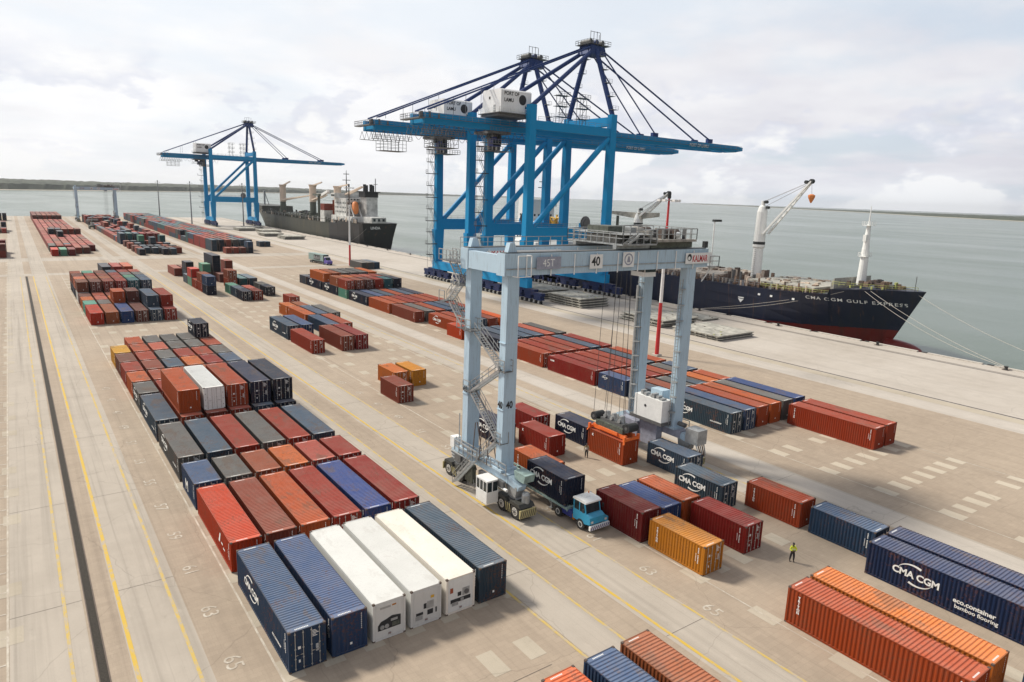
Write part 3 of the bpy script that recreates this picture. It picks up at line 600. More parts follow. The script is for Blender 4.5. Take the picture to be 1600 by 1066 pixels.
# ---------------------------------------------------------------- ground, water, shore
def ground_mat(name, c1, c2, joints=None, scuff=0.35, rough=0.9, block=None):
    m, b = new_mat(name); t = N('ShaderNodeTexCoord'); v = t.outputs['Object']
    big = noise(v, 0.035, 6, 0.6); med = noise(v, 0.35, 6, 0.65); fine = noise(v, 9.0, 4, 0.7)
    cc = mixc(ramp(big, [(0.32, 0.0), (0.68, 1.0)]), c1, c2)
    cc = mixc(mth('MULTIPLY', ramp(med, [(0.35, 0.0), (0.7, 1.0)]), 0.35), cc, tuple(x*1.18 for x in c2))
    # tyre lanes and drag marks run along the yard
    lane = noise(mapping(v, (0.55, 0.012, 1)), 1.0, 4, 0.7)
    cc = mixc(mth('MULTIPLY', ramp(lane, [(0.50, 0.0), (0.72, 1.0)]), scuff), cc, tuple(x*0.60 for x in c1))
    lane2 = noise(mapping(v, (2.6, 0.02, 1), (3, 1, 0)), 1.0, 3, 0.6)
    cc = mixc(mth('MULTIPLY', ramp(lane2, [(0.56, 0.0), (0.68, 1.0)]), scuff*0.55), cc, tuple(x*0.52 for x in c1))
    vo = N('ShaderNodeTexVoronoi'); vo.feature = 'DISTANCE_TO_EDGE'; vo.inputs['Scale'].default_value = 0.09; dv = N('ShaderNodeVectorMath'); dv.operation = 'ADD'; L(v, dv.inputs[0]); nz = N('ShaderNodeTexNoise'); nz.inputs['Scale'].default_value = 0.6; L(v, nz.inputs['Vector']); L(nz.outputs[1], dv.inputs[1]); L(dv.outputs[0], vo.inputs['Vector'])
    cc = mixc(mth('MULTIPLY', ramp(vo.outputs['Distance'], [(0.0, 1.0), (0.004, 0.0)]), 0.35), cc, tuple(x*0.45 for x in c1))
    spots = noise(v, 0.8, 7, 0.75)
    cc = mixc(mth('MULTIPLY', ramp(spots, [(0.60, 0.0), (0.74, 1.0)]), 0.4), cc, tuple(x*0.55 for x in c1))
    chalk = noise(mapping(v, (0.6, 0.25, 1), (9, 3, 0)), 0.9, 7, 0.72)
    cc = mixc(mth('MULTIPLY', ramp(chalk, [(0.60, 0.0), (0.70, 1.0)]), 0.3), cc, tuple(min(0.8, x*1.35) for x in c2))
    if block:
        br = N('ShaderNodeTexBrick'); br.inputs['Scale'].default_value = 1.0; br.inputs['Brick Width'].default_value = block; br.inputs['Row Height'].default_value = block*0.5
        br.inputs['Mortar Size'].default_value = 0.012; br.inputs['Color1'].default_value = (1,1,1,1); br.inputs['Color2'].default_value = (0.86,0.86,0.86,1); br.inputs['Mortar'].default_value = (0.72,0.72,0.72,1)
        L(v, br.inputs['Vector']); cc = mixc(0.55, cc, br.outputs[0], 'MULTIPLY')
    cc = mixc(mth('MULTIPLY', mth('SUBTRACT', fine, 0.3), 0.35, True), cc, tuple(x*0.6 for x in c1))
    L(cc, b.inputs['Base Color']); b.inputs['Roughness'].default_value = rough
    bump(fine, b, 0.25, 0.02); return m
G = dict(paver=ground_mat('yard_pavers', (0.325,0.255,0.19), (0.425,0.343,0.262), block=0.9), conc=ground_mat('runway_concrete', (0.37,0.32,0.265), (0.46,0.405,0.342), scuff=0.5),
         apron=ground_mat('apron_concrete', (0.41,0.36,0.305), (0.52,0.47,0.415), scuff=0.25), pale=ground_mat('pale_pad_concrete', (0.35,0.295,0.225), (0.50,0.44,0.35), scuff=0.3),
         drain=simple('drain_gravel', (0.030,0.024,0.017), 0.95, 0, 0.5, 9))
def paintline(name, c, keep):
    m, b = new_mat(name); t = N('ShaderNodeTexCoord'); n = noise(mapping(t.outputs['Object'], (1, 0.5, 1)), 1.6, 8, 0.75)
    cc = mixc(ramp(n, [(keep, 0.0), (keep+0.14, 1.0)]), c, (0.42,0.36,0.29)); L(cc, b.inputs['Base Color']); b.inputs['Roughness'].default_value = 0.85; return m
G['pale2'] = ground_mat('worn_white_pad', (0.44,0.375,0.29), (0.55,0.48,0.38), scuff=0.2)
G['yel'] = paintline('worn_yellow_line', (0.58,0.39,0.06), 0.50); G['yel2'] = paintline('faded_yellow_line', (0.54,0.385,0.10), 0.44); G['wht'] = paintline('worn_white_line', (0.56,0.51,0.43), 0.40)
def sheet(name, rects, z, m, label=None):
    q = MB()
    for x0, y0, x1, y1 in rects: q.add([(x0,y0,z),(x1,y0,z),(x1,y1,z),(x0,y1,z)], [(0,1,2,3)], m)
    return tag(q.build(name), kind='structure')
YF = 640.0
q = MB(); q.box(-420, -70, -7.5, 99.995, YF, 0, G['paver']); tag(q.build('ground'), kind='structure')
q = MB(); q.box(100, -70, -7.5, 144.6, YF, 0.001, G['apron']); tag(q.build('quay_apron'), kind='structure')
conc = []
for x0 in (0.0, 31.3, 62.7, -31.3): conc += [(x0-8.0, -70, x0-3.9, YF)]      # the crane runways between blocks
conc += [(-14.3, -70, -10.0, YF), (17.2, -70, 20.6, YF), (48.9, -70, 52.4, YF)]
sheet('runway_concrete', conc, 0.004, G['conc'])
sheet('pale_strip', [(55.0, -70, 58.4, YF)], 0.009, G['apron'])
cross = [(-420, 253.5, 99.9, 262.5), (-420, 115.0, -14.4, 122.0)]
sheet('cross_road', [(-420, 224, 99.9, 229.5), (-420, 270, 99.9, 283)], 0.0065, G['conc'])
# pads under the container corners
q = MB(); rng = random.Random(3)
for x0, n, y0, y1 in ((0, 7, -5, 222), (31.3, 7, -20, 215), (62.9, 7, -26, 200), (0, 7, 285, 600), (31.3, 7, 285, 600), (62.9, 7, 285, 600), (-31.3, 7, 0, 600)):
    y = y0 - ((y0-0.5) % 6.6)
    while y < y1:
        for k in range(n):
            if rng.random() < (0.12 if x0 > 60 else 0.30): continue
            x = x0+0.15+k*2.83+rng.uniform(-0.12, 0.12); w = 0.68+rng.uniform(-0.08, 0.05); h = 1.1+rng.uniform(-0.15, 0.1)
            q.add([(x-w,y-h,0.0118),(x+w,y-h,0.0118),(x+w,y+h,0.0118),(x-w,y+h,0.0118)], [(0,1,2,3)], G['pale2'] if x0 > 60 and y < 120 else G['pale'])
        y += 6.6
tag(q.build('corner_pads'), kind='structure')
def lines(name, xs, m, w, y0=-70, y1=222, z=0.0165):
    q = MB()
    for x in xs: q.add([(x-w,y0,z),(x+w,y0,z),(x+w,y1,z),(x-w,y1,z)], [(0,1,2,3)], m)
    return tag(q.build(name), kind='structure')
lines('yellow_lines', [-7.8, 23.75], G['yel'], 0.13); lines('faded_yellow_lines', [-11.1, -4.6, 17.0, 20.5, 27.35, 51.2], G['yel2'], 0.11)
lines('white_lines', [-0.45, 31.15+0.35, 47.9+0.4, 62.4, 80.6, -14.4], G['wht'], 0.07)
q = MB()
for k in range(90): q.add([(-15.3,-60+k*3.2,0.0165),(-14.5,-60+k*3.2,0.0165),(-14.5,-59.85+k*3.2,0.0165),(-15.3,-59.85+k*3.2,0.0165)], [(0,1,2,3)], G['wht'])
q.add([(-40,223.2,0.0165),(99,223.2,0.0165),(99,223.5,0.0165),(-40,223.5,0.0165)], [(0,1,2,3)], G['wht'])
tag(q.build('bay_ticks'), kind='structure')
# concrete joints across the runways
q = MB(); jm = simple('dark_joint_line', (0.12,0.10,0.085), 0.9)  # even dark colour for slab joints and the strip beside the rail
for x0, x1 in ((-14.3,-10.0), (-8,-3.9), (17.2,20.6), (23.3,27.4), (48.9,52.4), (55,58.4)):
    y = -60
    while y < 230: q.add([(x0,y,0.0135),(x1,y,0.0135),(x1,y+0.035,0.0135),(x0,y+0.035,0.0135)], [(0,1,2,3)], jm); y += 12.4 if x0 > 0 else 19.0
for y in (-6,): q.add([(11.0,-8.3,0.0135),(14.6,-8.3,0.0135),(14.6,-8.26,0.0135),(11.0,-8.26,0.0135)], [(0,1,2,3)], jm)
tag(q.build('slab_joints'), kind='structure')
q = MB(); q.box(-9.78, -70, -0.3, -9.3, 222.6, 0.012, G['drain'])
for x in (-9.82, -9.26): q.box(x-0.03, -70, -0.2, x+0.03, 222.6, 0.03, S['casting'])
tag(q.build('drain_channel'), kind='structure')
# bay numbers read from the drain side
for k in range(12):
    for x0 in (-2.5, 28.8):
        me = text_mesh(str(65-2*k), 1.55, 0.0, align='CENTER'); vs, fs = mesh_data(me); q = MB(); yc = 3.1+6.6*k-(13.2 if x0 > 0 else 0)
        q.add([(x0-0.6+v, yc-u, 0.017) for u, v, _ in vs], fs, G['wht']); tag(q.build('bay_number'), kind='structure')
# crane rails
for X in (108.0, 138.5):
    q = MB(); q.box(X-0.25, -70, 0.0, X-0.06, YF, 0.004, S['steel']); q.box(X+0.06, -70, 0.0, X+0.25, YF, 0.004, S['steel']); q.box(X-0.055, -70, 0, X+0.055, YF, 0.03, S['casting'])
    tag(q.build('crane_rail'), kind='structure')
q = MB(); q.add([(105.0,-70,0.0065),(107.5,-70,0.0065),(107.5,YF,0.0065),(105.0,YF,0.0065)], [(0,1,2,3)], G['pale']); q.add([(139.2,-70,0.0065),(139.6,-70,0.0065),(139.6,YF,0.0065),(139.2,YF,0.0065)], [(0,1,2,3)], jm); tag(q.build('rail_margin'), kind='structure')
# quay edge: cope with gaps at the fenders
q = MB(); y = -60
while y < YF-8:
    q.box(143.9, y, 0.005, 144.62, y+10.4, 0.28, S['beton']); q.box(144.6, y+10.6, -3.5, 145.5, y+11.9, 0.1, S['fender']); y += 12.5
tag(q.build('quay_kerb'), kind='structure')
y = -2.0
bol = None; kk = 0
while y < 330:
    if bol is None:
        bol = thing('bollard', 'mooring bollard on the quay edge', 'bollard', (143.2, 10.6, 0)); b = MB(); b.lathe((0,0,0.0), [(0.42,0),(0.34,0.12),(0.26,0.42),(0.40,0.62),(0.42,0.72),(0.2,0.78)], S['fender'], 12); b.build('post', bol)
        b = MB(); b.box(-0.55,-0.55,0.006,0.55,0.55,0.06,S['casting']); b.build('base_plate', bol); bol['group'] = 'mooring bollards along the quay edge'; o = bol
    else: o = copy_tree(bol)
    ys = 10.6+25.0*kk if kk >= 0 else 0
    o.location = (143.2, ys, 0)
    o['label'] = ('black mooring bollard alone at the right edge of the photo on the quay edge' if kk == 0 else 'black mooring bollard, %s from the right edge along the quay' % ORD[kk+1])
    kk += 1; y += 25
# water ------------------------------------------------------------------
m, b = new_mat('sea_water'); t = N('ShaderNodeTexCoord'); v = t.outputs['Object']
cc = mixc(ramp(noise(mapping(v, (1, 0.6, 1)), 0.0012, 5, 0.6), [(0.3, 0.0), (0.7, 1.0)]), (0.085,0.12,0.09), (0.13,0.165,0.128)); L(cc, b.inputs['Base Color'])
L(ramp(noise(mapping(v, (1, 0.35, 1)), 0.01, 5, 0.65), [(0.35, 0.18), (0.65, 0.27)]), b.inputs['Roughness']); b.inputs['Specular IOR Level'].default_value = 0.26; b.inputs['IOR'].default_value = 1.33
h = mth('ADD', noise(mapping(v, (0.6, 1.8, 1)), 0.30, 6, 0.65), mth('MULTIPLY', noise(v, 0.02, 4), 2.0)); bump(h, b, 0.22, 0.5)
WZ = -4.6
q = MB(); n = 96; Rr = 11000
q.add([(Rr*math.cos(2*math.pi*i/n), Rr*math.sin(2*math.pi*i/n), WZ) for i in range(n)], [tuple(range(n))], m)
tag(q.build('water'), kind='structure')
# far shores: low wooded land with depth and an uneven treeline
ms, b = new_mat('mangrove_shore'); t = N('ShaderNodeTexCoord'); v = t.outputs['Object']
cc = mixc(ramp(noise(v, 0.02, 6, 0.7), [(0.35, 0.0), (0.65, 1.0)]), (0.022,0.03,0.02), (0.06,0.072,0.045)); L(cc, b.inputs['Base Color']); b.inputs['Roughness'].default_value = 1.0
mb, b = new_mat('shore_beach'); b.inputs['Base Color'].default_value = (0.42,0.38,0.31,1); b.inputs['Roughness'].default_value = 1.0
def shore(name, prof, depth, top, seed):
    """prof: list of (azimuth deg, distance); land rises from a thin beach to a flat, wooded plateau"""
    r = random.Random(seed); q = MB(); vs = []; n = 260; segs = [(0, -0.5), (8, 0.8), (30, 1.5), (60, 0.62), (140, 0.85), (400, 1.0), (depth, 1.0), (depth+50, -1)]
    for i in range(n+1):
        a = prof[0][0]+(prof[-1][0]-prof[0][0])*i/n; k = max(j for j in range(len(prof)-1) if prof[j][0] <= a+1e-6); A, B = prof[k], prof[k+1]; tt = (a-A[0])/(B[0]-A[0]); D = A[1]+(B[1]-A[1])*tt; tp = A[2]+(B[2]-A[2])*tt
        for j, (dd, hh) in enumerate(segs):
            z = WZ+hh if j < 3 or j == 7 else WZ+(tp-WZ)*hh+r.uniform(-1, 1)*tp*0.07
            d = D+dd+(r.uniform(-6, 6) if 2 < j < 7 else 0); vs.append((d*math.sin(R(a))-11.5, d*math.cos(R(a))-38.6, z))
    w = len(segs)
    for j in range(w-1): q.add([vs[i*w+j+t_] for i in range(n+1) for t_ in (0, 1)], [(2*i, 2*i+1, 2*i+3, 2*i+2) for i in range(n)], mb if j < 2 else ms)
    return tag(q.build(name), kind='structure')
shore('far_shore', [(-16, 2150, 23), (0, 2300, 23), (7, 2750, 23), (12, 3250, 24), (18, 3900, 23), (27, 5200, 11), (38, 8000, 3)], 900, 18, 5)
shore('far_island', [(50, 7600, 1), (59.5, 5200, 3), (66, 3900, 8.0), (72, 3250, 12.5), (84, 2900, 14)], 500, 12, 6)
m = bpy.data.materials.new('haze_air'); m.use_nodes = True; nt = m.node_tree; nt.nodes.clear(); o = N('ShaderNodeOutputMaterial'); pv = N('ShaderNodeVolumePrincipled')
HAZE = 0.00005
pv.inputs['Color'].default_value = (0.93,0.96,1.0,1); pv.inputs['Density'].default_value = HAZE; pv.inputs['Anisotropy'].default_value = 0.3; L(pv.outputs[0], o.inputs['Volume'])
q = MB(); q.box(-11500, -11500, -9, 11500, 11500, 95, m); hz = tag(q.build('haze'), kind='stuff'); hz['label'] = 'thin pale sea haze over the whole port'; hz['category'] = 'haze'
# ---------------------------------------------------------------- ship to shore cranes
def sts(loc, label):
    t = thing('quay_crane', label, 'crane', loc, 0, 'blue ship to shore cranes'); B = S['cblue']; D = S['cnavy']
    XL, XS, YH = 0.0, 30.5, 10.3     # local: x from the land rail to the sea rail, y half spacing
    for x in (XL, XS):
        q = MB(); q.box(x-0.9, -YH-2.2, 3.9, x+0.9, YH+2.2, 6.6, B); q.build('sill_beam', t)
        for sy in (-1, 1):
            q = MB(); tt = 54.6
            q.beam((x, sy*YH, 6.6), (x, sy*YH, 17.5), 2.6, 2.1, B, 3.6, 2.1, up=(0,1,0)); q.beam((x, sy*YH, 17.5), (x, sy*YH, tt), 2.5, 2.1, B, 2.2, 1.9, up=(0,1,0))
            q.build('leg', t)
            bg = MB()
            for k in (-1, 1):
                yc = sy*YH+k*4.6
                bg.box(x-0.7, yc-4.1, 2.3, x+0.7, yc+4.1, 3.2, S['bogie'])
                for j in (-1, 1):
                    bg.prism([(yc+j*2.2-1.7, 1.1), (yc+j*2.2+1.7, 1.1), (yc+j*2.2+1.3, 2.3), (yc+j*2.2-1.3, 2.3)], 0, x-0.75, x+0.75, S['bogie'])
            bg.box(x-0.8, sy*YH-5.4, 3.2, x+0.8, sy*YH+5.4, 3.9, S['bogie'])
            o = bg.build('bogie', t)
            for k in range(8):
                yy = sy*YH-7.7+k*2.2; wh = MB(); wh.tube((x-0.35, yy, 0.48), (x+0.35, yy, 0.48), 0.44, S['dark'], 12); wh.box(x-0.9, yy-0.3, 0.3, x-0.74, yy+0.3, 0.9, S['galv']); wh.build('wheel', o)
    for sy in (-1, 1):
        q = MB(); q.beam((XL+1.3, sy*YH, 19.3), (XS-1.3, sy*YH, 19.3), 1.7, 3.6, B)
        q.railing((XL+2, sy*YH-0.8, 21.1), (XS-2, sy*YH-0.8, 21.1), S['rail']); q.build('portal_beam', t)
        q = MB(); q.beam((XL+1.2, sy*YH, 49.3), (XS-1.2, sy*YH, 49.3), 1.3, 2.4, B); q.railing((XL+2, sy*YH-0.6, 50.5), (XS-2, sy*YH-0.6, 50.5), S['rail']); q.build('upper_tie_beam', t)
        q = MB(); q.tube((XL+1.4, sy*YH, 20.5), (XS-1.2, sy*YH, 47.6), 0.85, B, 12); q.build('diagonal_brace', t)
        q = MB(); q.tube((XS+0.0, sy*YH, 54.2), (XS-0.8, sy*2.1, 74.2), 0.78, D, 10)
        for k in range(5): q.box(XS-0.9, sy*(YH-1.7*k)-0.9, 56+4*k, XS+1.4, sy*(YH-1.7*k)+0.9, 56.1+4*k, S['rail']); q.railing((XS-0.9, sy*(YH-1.7*k)-0.9, 56.1+4*k), (XS+1.4, sy*(YH-1.7*k)-0.9, 56.1+4*k), S['rail'], 1.0, 0.8)
        q.build('mast_leg', t)
        q = MB(); q.tube((XL, sy*YH, 54.3), (XS-2.2, sy*2.0, 73.6), 0.62, D, 10); q.build('back_stay', t)
        q = MB()
        for k in (-0.5, 0.5): q.tube((XS-3.5, sy*2.2+k, 74.3-k*0.3), (-28.5, sy*3.4+k*1.2, 51.2), 0.20, D, 7)
        for k in range(3): xx = -8-k*9; zz = 51.2+(xx+28.5)*(74.3-51.2)/(XS-3.5+28.5); q.tube((xx, sy*3.2, 51), (xx, sy*3.2, zz), 0.07, S['rail'], 5)
        q.build('rear_stay', t)
        q = MB()
        for x2, z2, rr in ((84.5, 51.4, 0.27), (56.5, 51.6, 0.22)): q.tube((XS+1.0, sy*2.3, 74.2), (x2, sy*3.3, z2), rr, D, 7)
        q.build('fore_stay', t)
    for x, z0 in ((XL, 51.2), (XS, 51.2)):
        q = MB(); q.beam((x, -YH+1.0, z0+1.4), (x, YH-1.0, z0+1.4), 1.8, 2.6, B); q.build('cross_girder', t)
    for z in (19.3,):
        for x in (XL, XS): pass
    q = MB()      # twin girders and boom
    for sy in (-1, 1):
        q.box(-30.0, sy*3.3-0.75, 47.4, XS+3.2, sy*3.3+0.75, 50.4, B)
        q.beam((XS+3.45, sy*3.3, 49.1), (99.8, sy*3.3, 49.2), 1.5, 2.9, B, 1.2, 2.1)
    for x in (-29.5, -24, -16, -7, 6, 15, 24): q.box(x-0.35, -2.5, 47.8, x+0.35, 2.5, 49.2, B)
    for k in range(8): x = 36.5+k*9.2; q.box(x-0.35, -2.5, 48.2, x+0.35, 2.5, 49.6, B)
    q.prism([(99.8,48.2),(103.0,48.7),(103.0,49.9),(99.8,50.2)], 1, -4.0, 4.0, B)
    for x in (56.5, 84.5): q.box(x-1.2, -3.9, 50.4, x+1.2, -2.7, 51.7, D); q.box(x-1.2, 2.7, 50.4, x+1.2, 3.9, 51.7, D)
    q.build('boom_girder', t)
    q = MB()
    for sy in (-1, 1):
        q.box(-30.5, sy*4.9-0.45, 48.9, XS+70, sy*4.9+0.45, 48.97, S['steel']); q.railing((-30.5, sy*5.35, 48.97), (-10, sy*5.35, 48.97), S['rail'], 1.1, 2.0, 0.04); q.railing((XS+3, sy*5.35, 48.97), (XS+70, sy*5.35, 48.97), S['rail'], 1.1, 3.0, 0.04)
        q.railing((-10, sy*5.35, 48.97), (XS+3, sy*5.35, 48.97), S['rail'], 1.1, 3.0, 0.04)
    q.box(-32.3, -5.3, 48.6, -30.5, 5.3, 48.9, S['steel'])
    for a, b_ in (((-32.3,-5.3,48.9),(-32.3,5.3,48.9)), ((-32.3,-5.3,48.9),(-30.5,-5.3,48.9)), ((-32.3,5.3,48.9),(-30.5,5.3,48.9))): q.railing(a, b_, S['rail'], 1.2, 1.0, 0.05)
    for k in range(7): q.box(-31.4+k*0.9, -4.2+0.9*(k % 3), 49, -30.9+k*0.9, -3.4+0.9*(k % 3), 50.2+0.4*(k % 2), S['steel'])
    q.build('walkway', t)
    q = MB()      # rear service platform hanging under the girder, and the cable festoon
    q.box(-31, -4.5, 44.9, -18, -3.3, 45.0, S['steel']); q.box(-31, 3.3, 44.9, -18, 4.5, 45.0, S['steel'])
    for k in range(9):
        x = -31+k*1.5
        for yy in (-4.4, 4.4): q.beam((x, yy, 45.0), (x+0.75, yy, 47.4), 0.09, 0.09, S['steel']); q.beam((x+0.75, yy, 47.4), (x+1.5, yy, 45.0), 0.09, 0.09, S['steel'])
    q.railing((-31,-4.5,45),(-18,-4.5,45), S['rail'], 1.1, 1.0, 0.05)
    for x in (-27, -24.5, -22, -19.5):
        for yy in (-3.9, -1.5, 1.5): q.beam((x, yy, 41.8), (x, yy, 45), 0.10, 0.10, S['steel'])
    for z in (41.8, 42.8, 43.8): q.beam((-27,-3.9,z), (-19.5,-3.9,z), 0.09, 0.09, S['steel']); q.beam((-27,1.5,z), (-19.5,1.5,z), 0.09, 0.09, S['steel']); q.beam((-27,-3.9,z), (-27,1.5,z), 0.09, 0.09, S['steel'])
    q.box(-27,-3.9,41.7,-19.5,1.5,41.78,S['steel']); q.build('service_platform', t)
    q = MB()
    for k in range(9):
        x0 = -17+k*2.6; n = 7
        P = [Vector((x0+2.6*i/n, -4.6, 47.2-2.6*math.sin(math.pi*i/n)*(0.6+0.4*(k % 3)/2))) for i in range(n+1)]
        for i in range(n): q.tube(P[i], P[i+1], 0.06, S['rope'], 5)
    q.build('cable_festoon', t)
    q = MB()      # trolley with driver's cab
    q.box(-9.5, -4.2, 46.6, -2.5, 4.2, 47.3, S['steel']); q.railing((-9.5,-4.2,47.3), (-2.5,-4.2,47.3), S['rail'], 1, 1)
    for k in range(6): q.box(-9+k*1.1, -3+(k % 3)*1.8, 45.4, -8.3+k*1.1, -1.8+(k % 3)*1.8, 46.6, S['dark'])
    q.box(-11.5, -4.4, 43.9, -3.0, -2.2, 44.0, S['steel']); q.railing((-11.5,-4.4,44), (-3,-4.4,44), S['rail'], 1.1, 0.9, 0.05)
    o = q.build('trolley', t)
    q = MB(); q.box(-7.0, -2.0, 43.4, -4.2, 0.4, 45.9, S['tblue']); q.box(-6.9, -2.02, 43.6, -4.3, -1.98, 45.0, S['glass']); q.build('driver_cab', o)
    q = MB()      # machinery house
    q.box(-9.6, -8.6, 51.0, 1.2, 0.5, 51.9, S['steel']); q.prism([(-8.6,51.92),(0.5,51.92),(0.5,57.7),(-0.1,58.1),(-8.0,58.1),(-8.6,57.7)], 0, -9.2, 1.0, S['house'])
    o = q.build('machinery_house', t)
    q = MB(); q.railing((-10.2,-9.4,51.9), (1.2,-9.4,51.9), S['gwhite'], 1.2, 1.5, 0.05); q.railing((-10.2,-9.4,51.9), (-10.2,1.0,51.9), S['gwhite'], 1.2, 1.5, 0.05); q.box(-10.3,-9.5,51.7,1.2,-8.61,51.88,S['steel']); q.box(-10.3,-8.6,51.7,-9.61,1.0,51.88,S['steel']); q.build('house_railing', o)
    q = MB()
    for body, z, s_ in (('PORT OF', 56.5, 1.35), ('LAMU', 54.8, 1.35)):
        vs, fs = mesh_data(text_mesh(body, s_, 0.03)); q.add([(-8.2+u*0.9, -8.66, z+v) for u, v, _ in vs], fs, S['black'])
    n = 26
    for rr, rb, mm, dy in ((1.25, 0.98, S['black'], 8.64), (0.98, 0.0, S['galv'], 8.63)):
        cx_, cz_ = -2.0, 55.6; vs = [(cx_+rr*math.cos(2*math.pi*i/n), -dy, cz_+rr*1.08*math.sin(2*math.pi*i/n)) for i in range(n)]; q.add(vs, [tuple(range(n))], mm)
    q.prism([(-2.55,56.2),(-1.45,56.2),(-1.75,55.6),(-1.5,55.0),(-2.5,55.0),(-2.25,55.6)], 1, -8.68, -8.65, S['black']); q.prism([(-1.2,53.4),(-0.7,53.4),(-0.95,54.3)], 1, -8.68, -8.62, S['black'])
    q.build('house_sign', o)
    q = MB(); q.box(0.2, -9.9, 47.0, 1.3, -8.7, 51.0, D) if False else None
    q.box(-9.25, -6.0, 52.0, -9.201, -5.0, 54.0, S['galv']); q.box(-9.25, -3.4, 55.6, -9.201, -2.7, 56.3, S['dark']); q.build('house_door', o)
    q = MB()      # boom lettering on both outer faces
    vs, fs = mesh_data(text_mesh('PORT OF LAMU', 1.5, 0.03)); q.add([(73.5+u*0.95, -4.07, 48.6+v) for u, v, _ in vs], fs, S['mark']); q.build('boom_sign', t)
    q = MB()      # apex platform
    q.prism([(26.4,72.6),(33.4,72.6),(32.6,74.9),(27.4,75.3)], 1, -2.8, 2.8, D); q.box(26.0, -3.3, 75.32, 34.6, 3.3, 75.42, S['steel'])
    for a, b_ in (((26.0,-3.3,75.42),(34.6,-3.3,75.42)), ((26.0,3.3,75.42),(34.6,3.3,75.42)), ((26.0,-3.3,75.42),(26.0,3.3,75.42)), ((34.6,-3.3,75.42),(34.6,3.3,75.42))): q.railing(a, b_, S['steel'], 1.2, 1.1, 0.04)
    for k in range(3): q.tube((27.5+k*2.4, -2.2, 76.2), (27.5+k*2.4, 2.2, 76.2), 0.7, D if k == 1 else S['steel'], 12)
    for k in range(4): q.beam((26.8+k*1.3, -2.6, 75.4), (26.8+k*1.3, -2.6, 79.0-0.3*(k % 2)), 0.12, 0.12, S['steel'])
    q.beam((26.8,-2.6,78.8), (30.7,-2.6,78.8), 0.12, 0.12, S['steel']); q.beam((32.6,0,75.4), (32.6,0,79.0), 0.1, 0.1, S['steel'])
    q.build('apex_platform', t)
    q = MB()      # boom rest gantries on the girder
    for x in (14.5, 22.5):
        for dx in (0, 2.4):
            for yy in (-4.6, -3.0): q.beam((x+dx, yy, 50.4), (x+dx, yy, 59.5), 0.12, 0.12, S['steel'])
        for z in (53, 56, 59): q.box(x-1, -5.2, z, x+3.4, -2.6, z+0.08, S['steel']); q.railing((x-1,-5.2,z+0.08), (x+3.4,-5.2,z+0.08), S['steel'], 1, 1, 0.05)
        for k in range(3): q.beam((x, -4.6, 50.4+3*k), (x+2.4, -4.6, 53.4+3*k), 0.08, 0.08, S['steel'])
    q.build('boom_rest', t)
    q = MB(); x0 = XL-1.9   # stair tower on the far land side leg
    for k in range(11):
        z = 5.0+k*3.9; s_ = 1 if k % 2 == 0 else -1
        q.beam((x0-0.75, YH-s_*1.4, z), (x0-0.75, YH+s_*1.4, z+3.7), 0.06, 0.16, S['galv']); q.beam((x0-0.1, YH-s_*1.4, z), (x0-0.1, YH+s_*1.4, z+3.7), 0.06, 0.16, S['galv']); q.beam((x0-0.8, YH-s_*1.4, z+1.0), (x0-0.8, YH+s_*1.4, z+4.7), 0.05, 0.05, S['rail'])
        q.box(x0-1.6-(1.8 if k % 2 else 0), YH+s_*1.4-0.7, z+3.62, x0+0.5, YH+s_*1.4+0.7, z+3.85, S['dark']); q.railing((x0-1.6-(1.8 if k % 2 else 0), YH+s_*1.4-0.7, z+3.85), (x0-1.6-(1.8 if k % 2 else 0), YH+s_*1.4+0.7, z+3.85), S['rail'], 1.1, 0.7, 0.05)
    for yy in (YH-2.2, YH+2.2): q.beam((x0-1.0, yy, 1.5), (x0-1.0, yy, 48), 0.07, 0.07, S['steel'])
    q.build('stair_tower', t)
    q = MB()
    for k in range(6): q.box(XL-1.8-(k % 2), 7.5-1.1*k, 42.6, XL-1.0-(k % 2), 8.4-1.1*k, 47+0.2*k, S['steel'])
    q.box(XL-3.4, 4, 42.5, XL+4.5, 12.5, 42.6, S['steel'])
    for a, b_ in (((XL-3.4,4,42.6),(XL-3.4,12.5,42.6)), ((XL-3.4,12.5,42.6),(XL+4.5,12.5,42.6)), ((XL-3.4,4,42.6),(XL+4.5,4,42.6))): q.railing(a, b_, S['steel'], 1.2, 0.9, 0.06)
    q.build('leg_platform', t)
    q = MB(); q.lathe((0,0,0), [(0.1,0),(0.1,0.1)], S['dark'], 4) if False else None
    for k in range(3): q.tube((XL+21.0, -YH-0.9-0.3*k, 22.6), (XL+21.0, -YH-1.15-0.3*k, 22.6), 1.9-0.35*k, S['steel'] if k != 1 else S['rail'], 20)
    q.box(XL+19.8,-YH-0.9,21.2,XL+22.2,-YH+0.5,22.4,B); q.build('cable_reel', t)
    return t
craneB = sts((108.0, 131.0, 0), 'nearest blue quay crane, tallest in the photo, boom over the blue ship')
craneA = copy_tree(craneB); craneA.location = (108.0, 161.7, 0); craneA['label'] = 'blue quay crane directly behind the tallest one, its boom ending further left'
craneC = copy_tree(craneB); craneC.location = (108.0, 510.5, 0); craneC['label'] = 'distant blue quay crane on the left, standing alone beside the black ship'
